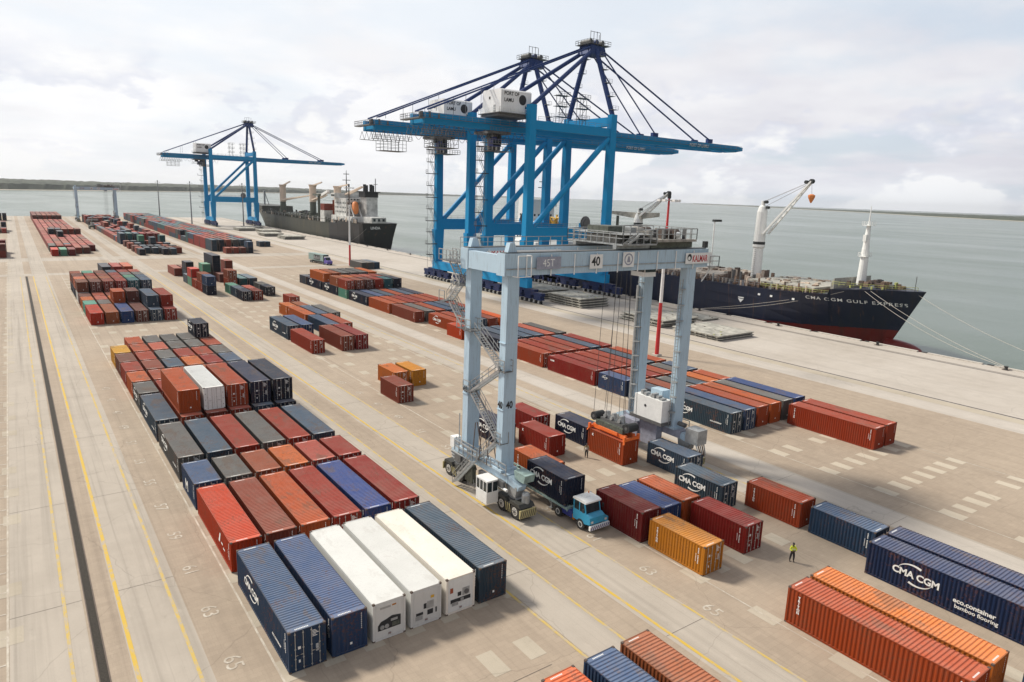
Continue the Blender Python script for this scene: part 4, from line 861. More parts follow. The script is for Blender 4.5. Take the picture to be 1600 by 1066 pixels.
# ---------------------------------------------------------------- yard gantry crane
def stairs(q, p, d, w, m, side=(1,0,0), rails=True):
    p = Vector(p); d = Vector(d); a = Vector(side)*w/2; n = max(4, int(d.length/0.32))
    for s_ in (-1, 1):
        q.beam(p+a*s_, d+p+a*s_, 0.06, 0.22, m)
        if rails: q.beam(p+a*s_+Vector((0,0,1)), d+p+a*s_+Vector((0,0,1)), 0.05, 0.05, m); q.beam(p+a*s_+Vector((0,0,0.55)), d+p+a*s_+Vector((0,0,0.55)), 0.04, 0.04, m)
        if rails:
            for i in range(0, n+1, 4): c = p+d*i/n+a*s_; q.beam(c, c+Vector((0,0,1)), 0.04, 0.04, m)
    for i in range(n): c = p+d*(i+0.5)/n; q.cbox(c, (w*0.95 if side[0] else 0.24, 0.24 if side[0] else w*0.95, 0.035), m)
def rtg(loc, label):
    t = thing('yard_gantry_crane', label, 'crane', loc, 0, 'pale blue yard gantry cranes'); P = S['pblue']; g = S['galv']
    # local origin: x 0 at the near legs, y 0 midway between the two portal frames
    SP, YF_ = 24.6, 3.15
    for sx, x in ((-1, 0.0), (1, SP)):
        for sy in (-1, 1):
            q = MB(); y = sy*YF_
            q.beam((x, y, 4.0), (x, y, 22.84), 1.5, 0.95, P, 1.3 if sx < 0 else 1.5, 0.95, up=(0,1,0)); q.box(x-0.95, y-0.75, 3.86, x+0.95, y+0.75, 4.1, P)
            for z in (10.0, 16.5): q.box(x-0.81, y-0.5, z, x+0.81, y+0.5, z+0.07, P)
            o = q.build('leg', t)
            if sx < 0:
                q = MB(); vs, fs = mesh_data(text_mesh('40', 0.95, 0.03)); q.add([(x-0.4+u*0.8, y-0.5, 10.2+v) for u, v, _ in vs], fs, S['black']); q.add([(x-0.79, y+0.35-u*0.8, 10.2+v) for u, v, _ in vs], fs, S['black']); q.build('number', o)
            else:
                q = MB(); q.box(x-1.1, y+0.2, 4.2, x-0.8, y+0.4, 20, g) if sy > 0 else None
                for k in range(44): q.cbox((x-1.1, y-0.15, 4.2+k*0.4), (0.45, 0.04, 0.04), g)
                q.beam((x-1.32,y-0.15,4.2),(x-1.32,y-0.15,21.5),0.05,0.05,g); q.beam((x-0.88,y-0.15,4.2),(x-0.88,y-0.15,21.5),0.05,0.05,g)
                for k in range(9): q.tube((x-1.1,y-0.35,6+k*1.8),(x-1.1,y-0.35,6.06+k*1.8),0.42,g,10)
                q.build('ladder', o)
        # sill beam, bogies and wheels
        q = MB(); xb = x
        q.beam((xb, -4.6, 3.42), (xb, 4.6, 3.42), 1.3, 0.86, P if sx < 0 else S['gris']); q.beam((xb, -6.1, 2.9), (xb, -4.6, 3.42), 0.9, 0.5, P, 1.25, 0.8); q.beam((xb, 6.1, 2.9), (xb, 4.6, 3.42), 0.9, 0.5, P, 1.25, 0.8)
        q.railing((xb+sx*0.85, -4.6, 3.86), (xb+sx*0.85, 4.6, 3.86), g, 1.0, 1.2, 0.04); q.box(xb+sx*0.75-0.12, -4.6, 3.78, xb+sx*0.75+0.12, 4.6, 3.84, g); q.build('sill_beam', t)
        for sy in (-1, 1):
            yc = sy*5.05; q = MB(); q.prism([(yc-0.7,1.95),(yc+0.7,1.95),(yc+0.9,2.98),(yc-0.9,2.98)], 0, xb-0.5, xb+0.5, g)
            q.box(xb-0.55, yc-1.5, 1.25, xb+0.55, yc+1.5, 1.6, S['steel']); q.prism([(yc-1.2,1.0),(yc+1.2,1.0),(yc+0.55,1.95),(yc-0.55,1.95)], 0, xb-0.35, xb+0.35, g)
            q.box(xb-0.84, yc-0.33, 0.45, xb+0.84, yc+0.33, 1.3, S['hazb'])
            for k in range(3): q.beam((xb+sx*0.86, yc-0.5+k*0.32, 0.45), (xb+sx*0.86, yc-0.28+k*0.32, 1.3), 0.09, 0.02, S['hazy'], up=(1,0,0))
            e_ = yc+sy*2.1
            q.box(xb-0.95, e_-0.06, 0.45, xb+0.95, e_+0.06, 1.25, S['hazy'])
            for k in range(8): q.beam((xb-0.85+k*0.23, e_-0.075, 0.5), (xb-0.7+k*0.23, e_-0.075, 1.2), 0.08, 0.02, S['hazb'], up=(0,1,0)); q.beam((xb-0.85+k*0.23, e_+0.075, 0.5), (xb-0.7+k*0.23, e_+0.075, 1.2), 0.08, 0.02, S['hazb'], up=(0,1,0))
            bo = q.build('bogie', t)
            for wy in (-1.1, 1.1):
                for wx in (-0.5, 0.5):
                    w_ = MB(); c = (xb+wx, yc+wy, 0.76)
                    w_.tube((c[0]-0.29, c[1], c[2]), (c[0]+0.29, c[1], c[2]), 0.75, S['tyre'], 24); wo_ = w_.build('wheel', bo)
                    w_ = MB(); o_ = 1 if wx > 0 else -1
                    w_.tube((c[0]+o_*0.291, c[1], c[2]), (c[0]+o_*0.31, c[1], c[2]), 0.42, S['rim'], 20); w_.tube((c[0]+o_*0.31, c[1], c[2]), (c[0]+o_*0.36, c[1], c[2]), 0.16, S['steel'], 10)
                    for k in range(8): a = k*math.pi/4; w_.tube((c[0]+o_*0.31, c[1]+0.28*math.cos(a), c[2]+0.28*math.sin(a)), (c[0]+o_*0.33, c[1]+0.28*math.cos(a), c[2]+0.28*math.sin(a)), 0.05, S['dark'], 6)
                    w_.build('rim', bo)
                fm = MB(); fm.prism([(yc+wy-0.95,1.35),(yc+wy+0.95,1.35),(yc+wy+0.65,1.68),(yc+wy-0.65,1.68)], 0, xb-0.86, xb+0.86, S['hazb']); fm.build('mudguard', bo)
    for sy in (-1, 1):
        q = MB(); y = sy*YF_
        q.box(-1.2, y-0.65, 22.31, SP+2.4, y+0.65, 24.35, P); q.box(-1.0, y-0.45, 24.351, SP+2.2, y+0.45, 24.45, S['steel'])
        q.box(-1.0, y-0.72, 22.9, SP+2.2, y-0.655, 23.0, g)
        for k in range(9): x = 1.2+k*2.9; q.beam((x, y-0.75, 22.2), (x, y-0.75, 24.2), 0.09, 0.09, S['gwhite'])
        go = q.build('girder', t, (0,0,0.55))
        if sy < 0:
            q = MB(); yy = y-0.83
            def plate(x0, x1, z0, z1, m):
                if q.v: q.build('sign_plate', go); q.__init__()
                q.box(x0, yy-0.03, z0, x1, yy, z1, m)
            def put_text(s_, x, z, size, m, k=1.0, bold=0.03):
                vs, fs = mesh_data(text_mesh(s_, size, bold)); q.add([(x+u*k, yy-0.036, z+v) for u, v, _ in vs], fs, m)
            plate(2.3, 5.2, 22.85, 24.0, S['gris']); put_text('45T', 3.0, 23.1, 1.0, S['gwhite'], 0.9, 0.0)
            plate(8.9, 10.6, 22.7, 24.1, S['gwhite']); put_text('40', 9.12, 23.0, 1.25, S['black'], 0.9)
            plate(13.4, 15.0, 22.7, 24.25, S['gwhite'])
            n = 20
            for rr, mm, dd in ((0.62, S['gris'], 0.034), (0.47, S['gwhite'], 0.038)): q.add([(14.2+rr*math.cos(2*math.pi*i/n), yy-dd, 23.5+rr*math.sin(2*math.pi*i/n)) for i in range(n)], [tuple(range(n))], mm)
            q.prism([(13.95,23.2),(14.45,23.2),(14.3,23.8),(14.1,23.8)], 1, yy-0.045, yy-0.04, S['gris'])
            plate(23.0, 27.4, 22.75, 23.95, S['gwhite']); put_text('KALMAR', 24.1, 22.98, 1.0, S['signred'], 0.66)
            n = 18; q.add([(23.62+0.36*math.cos(2*math.pi*i/n), yy-0.036, 23.45+0.4*math.sin(2*math.pi*i/n)) for i in range(n)], [tuple(range(n))], S['black']); q.add([(23.57+0.2*math.cos(2*math.pi*i/n), yy-0.04, 23.36+0.22*math.sin(2*math.pi*i/n)) for i in range(n)], [tuple(range(n))], S['gwhite'])
            q.build('sign_plate', go)
            q = MB()
            for a, b_ in (((-0.3,y-1.5,22.3),(1.2,y-1.5,22.3)),((-0.3,y-1.5,24.2),(1.2,y-1.5,24.2)),((-0.3,y-1.5,22.3),(-0.3,y-1.5,24.2)),((1.2,y-1.5,22.3),(1.2,y-1.5,24.2)),((-0.3,y-1.5,22.3),(-0.3,y-0.7,22.3)),((1.2,y-1.5,22.3),(1.2,y-0.7,22.3)),((1.2,y-1.5,24.2),(1.2,y-0.7,24.2))): q.beam(a, b_, 0.08, 0.08, S['gwhite'])
            q.build('rope_guard', go)
        else:
            q = MB(); q.box(1.0, y-0.72, 23.35, 10.5, y-0.66, 24.05, S['gwhite']); vs, fs = mesh_data(text_mesh('KALMAR', 0.85, 0.03)); q.add([(1.5+u*0.9, y-0.73, 23.42+v) for u, v, _ in vs], fs, S['signred']); q.build('sign_plate', go)
            q = MB(); q.railing((-1,y+1.1,24.3),(SP+2.2,y+1.1,24.3), g, 1.0, 1.6, 0.035); q.box(-1,y+0.7,24.22,SP+2.2,y+1.15,24.28,g); q.build('walkway', go)
    for x in (-0.8, SP+1.6): q = MB(); q.beam((x, -YF_+0.7, 23.3), (x, YF_-0.7, 23.3), 0.7, 1.7, P); q.build('end_tie', t, (0,0,0.55))
    q = MB()
    q.prism([(-0.7,24.2),(0.5,24.2),(0.1,25.3),(-0.4,25.3)], 1, -YF_-0.3, -YF_+0.3, P); q.build('leg_cap', t, (0,0,0.55)); q = MB(); q.prism([(-0.7,24.2),(0.5,24.2),(0.1,25.3),(-0.4,25.3)], 1, YF_-0.3, YF_+0.3, P); q.build('leg_cap', t, (0,0,0.55))
    q = MB()
    q.tube((SP+3.6, -YF_-0.2, 21.8), (SP+3.6, -YF_-0.2, 27.4), 0.07, S['gwhite'], 8); q.tube((SP+2.2, -YF_-0.2, 20.6), (SP+3.6, -YF_-0.2, 22.0), 0.07, S['gwhite'], 8); q.box(SP+3.4,-YF_-0.4,27.35,SP+4.6,-YF_,27.6,S['dark']); q.box(SP+1.4,-YF_-0.9,24.5,SP+1.9,-YF_-0.5,25.2,S['dark'])
    q.box(SP+2.4,-YF_-1,22.3,SP+4.0,YF_,22.4,g); q.railing((SP+4.0,-YF_-1,22.4),(SP+4.0,YF_,22.4),g,1.1,0.9,0.04); q.railing((SP+2.4,-YF_-1,22.4),(SP+4.0,-YF_-1,22.4),g,1.1,0.9,0.04); q.build('lamp_bracket', t, (0,0,0.55))
    # trolley
    X0, X1 = 12.9, 24.5; q = MB()
    q.box(X0+5.05, -4.2, 25.2, X1-0.2, 4.2, 25.45, S['mach']); q.box(X0, -4.3, 24.9, X0+5.0, 4.3, 25.05, g)
    for x in (X0+0.6, X0+4.4, X1-0.8, X1-3.4):
        for sy in (-1, 1): q.tube((x, sy*YF_-0.2, 24.78), (x, sy*YF_+0.2, 24.78), 0.33, S['dark'], 14)
    for sy in (-1, 1): q.box(X0+5, sy*YF_-0.3, 24.5, X1, sy*YF_+0.3, 25.2, S['olive']); q.box(X0, sy*YF_-0.25, 24.5, X0+4.9, sy*YF_+0.25, 24.9, S['galv'])
    tr = q.build('trolley', t, (0,0,0.55))
    q = MB()
    for a, b_ in (((X0+5,-4.2,25.45),(X1-0.2,-4.2,25.45)), ((X1-0.2,-4.2,25.45),(X1-0.2,4.2,25.45)), ((X0,-4.3,25.05),(X0+5,-4.3,25.05)), ((X0,-4.3,25.05),(X0,4.3,25.05)), ((X0,4.3,25.05),(X1,4.3,25.45))): q.railing(a, b_, g, 1.15, 0.9, 0.045)
    q.railing((X0+0.4,-3.8,26.0),(X0+4.8,-3.8,26.0), g, 0.9, 0.9, 0.045); q.box(X0+0.3,-3.9,25.94,X0+4.9,3.9,26.0,g); stairs(q, (X0+0.2,-4.6,25.05), (1.5,0,0.95), 0.6, g, (0,1,0), False); q.build('trolley_railing', tr)
    q = MB()
    m2 = S['mach']
    q.box(X0+0.9, -2.4, 25.06, X0+2.2, 2.2, 25.8, m2); q.box(X0+2.6, -2.9, 25.06, X0+3.6, -0.6, 25.7, S['olive']); q.box(X0+0.8, -1.2, 26.02, X0+3.2, 2.0, 26.7, S['olive']); q.tube((X0+2.0,-3.4,25.5),(X0+4.4,-3.4,25.5),0.26,g,12); q.box(X0+3.8,-1.6,26.0,X0+4.6,0.4,26.6,g)
    q.box(X0+5.0,-3.0,25.46,X0+5.7,-1.8,26.3,m2); q.lathe((X0+6.4,0.2,25.46), [(1.3,0),(1.3,0.5),(0.8,1.0),(0.3,1.15)], m2, 14)
    for yy in (-2.6, 1.6): q.tube((X0+7.4,yy,26.0),(X0+9.9,yy,26.0),0.5,S['casting'],16)
    q.tube((X0+8.6,-3.4,25.9),(X0+9.3,-3.4,25.9),0.32,S['gwhite'],14)
    for k in range(7): q.box(X0+6.8+k*0.55, -3.6+0.9*(k % 3), 25.46, X0+7.05+k*0.55, -3.2+0.9*(k % 3), 26.5-0.15*(k % 2), S['casting' if k % 2 else 'steel'])
    q.box(X0+7.4,-0.9,25.46,X0+9.0,0.5,26.3,S['steel']); q.box(X0+2.8,-4.0,25.3,X0+3.4,-3.85,25.9,S['dark']); q.box(X0+10.2,-1.0,25.46,X0+10.5,1.0,26.4,m2)
    q.build('hoist_machinery', tr)
    q = MB(); q.box(X0+4.9,-3.0,21.4,X0+6.6,-0.9,23.6,S['gwhite']); q.box(X0+4.95,-3.03,21.9,X0+6.55,-2.98,23.2,S['glass']); q.box(X0+4.87,-2.9,21.9,X0+4.9,-1.0,23.2,S['glass']); q.box(X0+5,-2.9,23.6,X0+6.5,-1,24.8,S['steel']); q.build('operator_cab', tr)
    # ropes and spreader (over the orange container)
    sxp, syp = 18.72, 1.03     # spreader centre in local coordinates
    q = MB()
    for dx, dy in ((-0.9,-2.6),(0.9,-2.6),(-0.9,2.6),(0.9,2.6),(-0.35,-1.1),(0.35,-1.1),(-0.35,1.0),(0.35,1.0)): q.tube((sxp+dx, syp+dy, 4.9), (sxp+dx*1.1, syp+dy*0.72, 25.2), 0.028, S['rope'], 5)
    q.build('hoist_rope', t)
    q = MB(); O = S['spread']
    q.box(sxp-1.18, syp-3.05, 2.92, sxp+1.18, syp-2.75, 3.25, O); q.box(sxp-1.18, syp+2.75, 2.92, sxp+1.18, syp+3.05, 3.25, O)
    for dx in (-0.62, 0.62): q.box(sxp+dx-0.2, syp-2.75, 3.0, sxp+dx+0.2, syp+2.75, 3.5, O)
    q.box(sxp-1.0, syp-1.6, 3.2, sxp+1.0, syp+1.6, 3.55, O)
    for dx in (-1.1, 1.1):
        for dy in (-2.95, 2.95): q.box(sxp+dx-0.14, syp+dy-0.14, 2.9, sxp+dx+0.14, syp+dy+0.14, 3.5, O); q.beam((sxp+dx, syp+dy, 3.1), (sxp+dx*1.22, syp+dy*1.05, 2.6), 0.22, 0.06, O)
    q.build('spreader', t)
    q = MB()
    q.box(sxp-0.85, syp-2.3, 3.56, sxp+0.85, syp+2.2, 4.15, S['olive']); q.box(sxp-0.5, syp-1.9, 4.15, sxp+0.5, syp+1.8, 4.5, S['steel'])
    for dy in (-2.75, 2.75): q.tube((sxp-0.75, syp+dy, 4.35), (sxp+0.75, syp+dy, 4.35), 0.52, S['dark'], 20); q.tube((sxp-0.78, syp+dy, 4.35), (sxp+0.78, syp+dy, 4.35), 0.2, S['steel'], 12)
    for dy in (-1.2, 0.1, 1.2): q.prism([(syp+dy-0.45,4.5),(syp+dy+0.45,4.5),(syp+dy+0.15,5.3),(syp+dy-0.15,5.3)], 0, sxp-0.2, sxp+0.3, S['galv']); q.tube((sxp-0.45,syp+dy,4.75),(sxp-0.2,syp+dy,4.75),0.22,S['galv'],12)
    q.build('headblock', t)
    # zigzag stair between the near legs
    q = MB(); xs = -0.5
    for p, d in (((xs,0.4,3.9),(0,-3.0,2.7)), ((xs,-2.8,6.7),(0,4.9,3.8)), ((xs,2.1,10.5),(0,-5.2,3.4)), ((xs,-3.1,13.9),(0,4.6,2.8)), ((xs,3.9,16.9),(0,2.6,2.2)), ((xs,7.0,19.1),(0,-2.2,2.0)), ((xs,4.4,21.1),(0,2.2,2.3))): stairs(q, p, d, 0.75, g)
    for c, s_ in (((xs,2.6,10.45),(1.0,1.2,0.07)), ((xs,-3.5,13.85),(1.0,0.9,0.07)), ((xs-0.2,2.7,16.85),(1.4,2.6,0.07)), ((xs-0.2,7.1,19.1),(1.4,1.1,0.07)), ((xs-0.2,4.3,21.1),(1.4,1.2,0.07)), ((xs-0.3,5.6,23.4),(1.6,3.6,0.07)), ((xs,-3.2,6.65),(1.0,0.9,0.07))):
        q.cbox(c, s_, S['steel']); a = Vector(c)
        for sx_ in (-1, 1): q.railing(a+Vector((sx_*s_[0]/2,-s_[1]/2,0)), a+Vector((sx_*s_[0]/2,s_[1]/2,0)), g, 1.1, 0.7, 0.04)
    for dy in (-1.6, -0.2, 1.0): q.beam((xs+0.6, dy, 3.9), (xs+0.1, dy+0.3, 7.4), 0.07, 0.07, S['casting']); q.beam((xs-0.6, dy, 3.9), (xs-0.1, dy+0.3, 7.4), 0.07, 0.07, S['casting'])
    stairs(q, (-1.5, 3.6, 0.35), (0, -3.4, 3.4), 0.7, g); q.railing((-1.5,-0.4,3.85),(-1.5,3.8,3.85), g, 1.1, 0.7, 0.05)
    q.build('access_stair', t)
    q = MB(); xb = 0.0   # machinery hung on the near sill: hydraulic pipes, hose bundles, boxes
    for k in range(6): q.tube((xb-0.72-0.05*k, 1.0+0.2*k, 2.0+0.25*k), (xb-0.72-0.05*k, 5.4, 2.2+0.2*k), 0.07, S['galv' if k % 2 else 'steel'], 6)
    q.build('hydraulic_pipe', t); q = MB(); q.box(xb-1.15, 3.2, 2.5, xb-0.68, 4.4, 3.2, S['steel']); q.build('junction_box', t); q = MB(); q.box(xb-1.1, 0.9, 1.0, xb-0.66, 2.3, 2.9, S['olive']); q.build('hose_rack', t); q = MB(); q.box(xb-0.5, 5.6, 3.2, xb+0.4, 6.4, 4.4, S['gwhite']); q.build('cabinet', t); q = MB(); q.beam((xb-0.1,5.2,3.4),(xb-0.1,5.2,7.2),0.08,0.08,g)
    for k in range(4): q.beam((xb-1.0, 0.6+0.4*k, 0.6), (xb-0.95, 1.5+0.4*k, 2.9), 0.06, 0.06, g)
    q.build('guard_rail', t); q = MB(); q.box(xb-1.1,-1.2,1.6,xb-0.68,-0.2,2.9,S['steel']); q.build('junction_box', t); q = MB(); q.box(xb-1.0,-4.4,2.3,xb-0.68,-3.4,3.1,S['steel']); q.build('junction_box', t); q = MB(); q.lathe((xb+0.2,-6.5,1.5), [(0.4,0),(0.4,0.9),(0.3,1.1)], S['galv'], 14); q.build('fluid_tank', t); q = MB(); q.tube((xb-0.85,-4.9,2.4),(xb-0.85,-3.4,2.4),0.16,S['gwhite'],10); q.build('fuel_filter', t); q = MB(); q.prism([(-6.6,3.6),(-5.2,3.6),(-5.0,4.4),(-6.8,4.4)], 0, xb-0.2, xb+1.0, S['trailer']); q.build('tank_guard', t)
    q = MB(); cx0 = -2.25; w_ = 1.35; y0, y1 = -3.5, -1.6; q.box(cx0, y0, 0.75, cx0+w_, y1, 1.95, S['gwhite']); q.box(cx0, y0, 2.95, cx0+w_, y1, 3.1, S['gwhite'])
    for yy in (y0, y0+0.6, y0+1.2, y1-0.1): q.box(cx0, yy, 1.95, cx0+0.09, yy+0.1, 2.95, S['gwhite'])
    for xx in (0.0, 0.62, w_-0.09): q.box(cx0+xx, y0+0.001, 1.95, cx0+xx+0.09, y0+0.09, 2.95, S['gwhite'])
    q.box(cx0+0.04, y0+0.04, 1.95, cx0+w_-0.04, y1-0.04, 2.949, S['glass']); q.build('electrical_cab', t)
    q = MB(); q.box(SP-2.4, -3.1, 4.7, SP-0.9, 1.3, 7.3, S['gwhite']); q.box(SP-2.45,-3.2,4.3,SP+0.6,1.9,4.69,S['steel'])
    o = q.build('power_unit', t); q = MB(); q.tube((SP-2.405,-0.5,6.2),(SP-2.43,-0.5,6.2),0.17,S['dark'],12)
    for k in range(6): q.box(SP-2.2+0.15*(k % 2), -2.8+k*0.62, 7.3, SP-1.4, -2.4+k*0.62, 7.5+0.16*(k % 3), S['galv'])
    q.build('unit_fittings', o)
    q = MB(); q.box(SP-0.85, -1.6, 4.7, SP+0.5, 0.2, 8.0, P); q.build('exhaust_duct', t); q = MB(); q.box(SP-1.7,-1.9,1.3,SP-0.7,0.9,4.0,S['gris']); q.build('fuel_tank', t); q = MB(); q.box(SP-1.9,1.0,1.6,SP-0.7,4.0,3.6,S['gris']); q.build('fuel_tank', t); q = MB(); q.tube((SP-0.2,-4.9,4.6),(SP-0.2,-3.9,4.6),0.28,S['steel'],10); q.box(SP-0.7,-7.2,2.9,SP+0.9,-5.4,4.6,S['galv'])
    for k in range(5): q.beam((SP-0.9+0.4*k, -8.0+0.15*k, 1.6), (SP-0.7+0.35*k, -6.9, 3.2), 0.1, 0.1, S['casting' if k % 2 else 'galv'])
    q.build('axle_gear', t)
    return t
rA = rtg((25.4, 16.0, 0), 'pale blue rubber tyred gantry crane numbered 40 with orange spreader, in the foreground')
rB = copy_tree(rA); rB.location = (16.9+11, 560.0, 0); rB['label'] = 'small distant pale gantry crane at the far left end of the yard'
# ---------------------------------------------------------------- ships
def hull(name, parent, x0, beam, ybow, ystern, stations, mats, zk=-9.0):
    """quay side at x0; stations: (t from bow 0..1, half-beam factor at deck, half-beam factor at waterline, deck z, stem offset in y at waterline)"""
    xc = x0+beam/2; hb = beam/2; q = MB(); rows = []; levels = [0.0, 0.12, 0.25, 0.4, 0.55, 0.7, 0.85, 1.0]
    for (tt, fd, fw, zd, off) in stations:
        y = ybow+(ystern-ybow)*tt; sec = []
        for l in levels:
            z = zk+(zd-zk)*l; f = fw+(fd-fw)*(max(0, l-0.3)/0.7)**1.3 if l > 0.3 else fw*(0.75+0.25*l/0.3)
            yy = y+off*(1-l)
            sec.append((f*hb, yy, z))
        rows.append(sec)
    ns, nl = len(rows), len(levels); vs = []
    for s_ in (-1, 1):
        for sec in rows: vs += [(xc+s_*h, yy, z) for h, yy, z in sec]
    fs = []; fm = []
    for s_ in range(2):
        o = s_*ns*nl
        for i in range(ns-1):
            for j in range(nl-1): fs.append((o+i*nl+j, o+(i+1)*nl+j, o+(i+1)*nl+j+1, o+i*nl+j+1))
    for i in range(ns-1): fs.append((i*nl+nl-1, (i+1)*nl+nl-1, ns*nl+(i+1)*nl+nl-1, ns*nl+i*nl+nl-1))
    j = (ns-1)*nl
    for l in range(nl-1): fs.append((j+l, j+l+1, ns*nl+j+l+1, ns*nl+j+l))
    q.add(vs, fs, mats); return q, rows, xc
def hull_mat(name, top, boot, zl, stain):
    m, b = new_mat(name); t = N('ShaderNodeTexCoord'); v = t.outputs['Object']; s = N('ShaderNodeSeparateXYZ'); L(v, s.inputs[0])
    st = noise(mapping(v, (0.3, 0.5, 0.07)), 1.0, 6, 0.65); ln = mth('SUBTRACT', mth('ADD', s.outputs[2], mth('MULTIPLY', st, 0.5)), mth('MULTIPLY', mth('MAXIMUM', mth('SUBTRACT', 95.0, s.outputs[1]), 0.0), 0.045))
    k = mth('GREATER_THAN', ln, zl); cc = mixc(k, boot, top)
    cc = mixc(mth('MULTIPLY', ramp(st, [(0.5, 0.0), (0.75, 1.0)]), 0.45), cc, stain); ru = noise(mapping(v, (0.3, 1.6, 0.10), (7, 2, 1)), 1.0, 6, 0.7); cc = mixc(mth('MULTIPLY', ramp(ru, [(0.60, 0.0), (0.70, 1.0)]), 0.5), cc, (0.17, 0.075, 0.035)); L(cc, b.inputs['Base Color']); b.inputs['Roughness'].default_value = 0.45; return m
HM1 = hull_mat('navy_hull', (0.007,0.012,0.034), (0.16,0.012,0.009), -1.1, (0.03,0.02,0.02)); HM2 = hull_mat('olive_black_hull', (0.035,0.038,0.026), (0.42,0.27,0.18), -2.2, (0.16,0.115,0.07)); HMB = hull_mat('black_stern', (0.012,0.012,0.014), (0.03,0.025,0.02), -3, (0.03,0.03,0.03))
def ship_crane(t, x, y, z0, zr, zt, tip, m, mlow=None, rb=1.35, name='deck_crane'):
    q = MB(); q.lathe((x,y,0), [(rb*1.05,z0),(rb,zr-1.6),(rb*1.25,zr-1.2),(rb*1.25,zr-0.5)], mlow or m, 20); q.lathe((x,y,0), [(rb*1.2,zr-0.5),(rb*1.2,zr+0.3)], S['dark'], 20)
    for k in range(int((zr-z0-2)/0.55)): q.box(x-rb-0.35, y-0.25, z0+0.8+k*0.55, x-rb-0.05, y+0.25, z0+0.85+k*0.55, S['steel'])
    o = q.build('deck_crane', t)
    q = MB(); q.lathe((x,y,0), [(rb*1.2,zr+0.3),(rb*1.15,zr+1.5),(rb*1.05,zt-3.0),(rb*0.75,zt-1.6),(rb*0.4,zt-1.2),(rb*0.4,zt)], m, 16)
    q.tube((x-0.5,y-0.9,zt-0.3),(x+0.5,y-0.9,zt-0.3),0.45,S['dark'],10); q.tube((x-0.5,y-1.6,zt-1.8),(x+0.5,y-1.6,zt-1.8),0.4,S['dark'],10); q.build('crane_house', o)
    T = Vector(tip); d = (T-Vector((x,y,T.z))); d.z = 0; d.normalize(); sd_ = Vector((d.y,-d.x,0)); base = Vector((x,y,zr+2.6))+d*rb*1.3
    q = MB()
    for s_ in (-1, 1): q.beam(base+sd_*s_*1.3, T+sd_*s_*0.4, 0.42, 0.55, m, 0.3, 0.4)
    n = 9
    for k in range(n): a = base.lerp(T, k/n); b_ = base.lerp(T, (k+1)/n); w0 = 1.3-0.9*k/n; w1 = 1.3-0.9*(k+1)/n; q.beam(a+sd_*w0, b_-sd_*w1, 0.14, 0.14, m); q.beam(a-sd_*w0, a+sd_*w0, 0.2, 0.2, m)
    q.tube(T-sd_*0.5, T+sd_*0.5, 0.6, S['dark'], 12); q.tube(T-sd_*0.5-d*1.5-Vector((0,0,0.2)), T+sd_*0.5-d*1.5-Vector((0,0,0.2)), 0.45, S['dark'], 12); q.build('jib', o)
    q = MB()
    for s_ in (-1, 1): q.tube((x+sd_.x*s_*0.3,y+sd_.y*s_*0.3,zt-0.3), T+sd_*s_*0.3, 0.05, S['rail'], 5); q.tube((x,y,zt-1.9), T+sd_*s_*0.2-Vector((0,0,0.3)), 0.04, S['rail'], 5)
    q.build('luffing_rope', o)
    return o, T
# blue container ship alongside the nearest cranes
t = thing('container_ship', 'navy blue container ship with red boot topping moored along the quay, bow to the right', 'ship', (0,0,0))
st1 = [(0.0,0.02,0.01,11.2,9.5),(0.02,0.22,0.02,11.1,8.0),(0.05,0.46,0.10,11.0,5.0),(0.085,0.68,0.28,10.6,2.5),(0.115,0.82,0.46,10.2,1.2),(0.1175,0.83,0.48,8.9,1.0),(0.16,0.94,0.70,8.5,0),(0.22,0.99,0.90,8.2,0),(0.35,1.0,1.0,8.1,0),(0.8,1.0,1.0,8.3,0),(0.93,0.97,0.85,9.2,0),(1.0,0.86,0.55,9.4,-4)]
q, rows1, XC = hull('hull', t, 147.2, 26, 34.5, 186, st1, HM1)
hullo = q.build('hull', t)
def side_x(y, z, rows=rows1, xc=XC, hbz=-9.0):
    pts = []
    for sec in rows:
        for a, b_ in zip(sec, sec[1:]):
            if a[2] <= z <= b_[2] and b_[2] > a[2]: k = (z-a[2])/(b_[2]-a[2]); pts.append((a[1]+(b_[1]-a[1])*k, a[0]+(b_[0]-a[0])*k)); break
    for (y0, h0), (y1, h1) in zip(pts, pts[1:]):
        if y0 <= y <= y1: return xc-(h0+(h1-h0)*(y-y0)/(y1-y0))
    return xc-pts[-1][1]
q = MB(); q.lathe((0,0,0), [(0.1,0),(0.1,0.1)], HM1, 3) if False else None
bul = []
for k in range(9): a = k/8; r_b = 2.8*math.sqrt(max(0.0, 1-(1-a)**2.4))+0.05; bul.append((32.6+9*a, r_b))
vs = []; n = 14
for y, r_b in bul: vs += [(XC+r_b*0.9*math.cos(2*math.pi*i/n), y, -3.9+r_b*math.sin(2*math.pi*i/n)) for i in range(n)]
q.add(vs, [(k*n+i, k*n+(i+1) % n, (k+1)*n+(i+1) % n, (k+1)*n+i) for k in range(8) for i in range(n)]+[tuple(range(n))], HM1); q.build('bulbous_bow', t, smooth=True)
q = MB(); me = text_mesh('CMA CGM GULF EXPRESS', 1.1, 0.01, spacing=1.22); vs, fs = mesh_data(me); wmax = max(v[0] for v in vs); k = 20.0/wmax
q.add([(side_x(57.5-u*k, 7.2+v)-0.07, 57.5-u*k, 7.2+v) for u, v, _ in vs], fs, S['mark']); q.build('ship_name', hullo)
q = MB()
for yy, zz in ((75.5,4.6),): q.prism([(yy-0.9,zz),(yy+0.9,zz),(yy,zz-1.0)], 0, side_x(yy,zz)-0.08, side_x(yy,zz)-0.03, S['mark']); q.box(side_x(yy,zz)-0.08,yy-0.9,zz+0.2,side_x(yy,zz)-0.03,yy+0.9,zz+0.5,S['mark'])
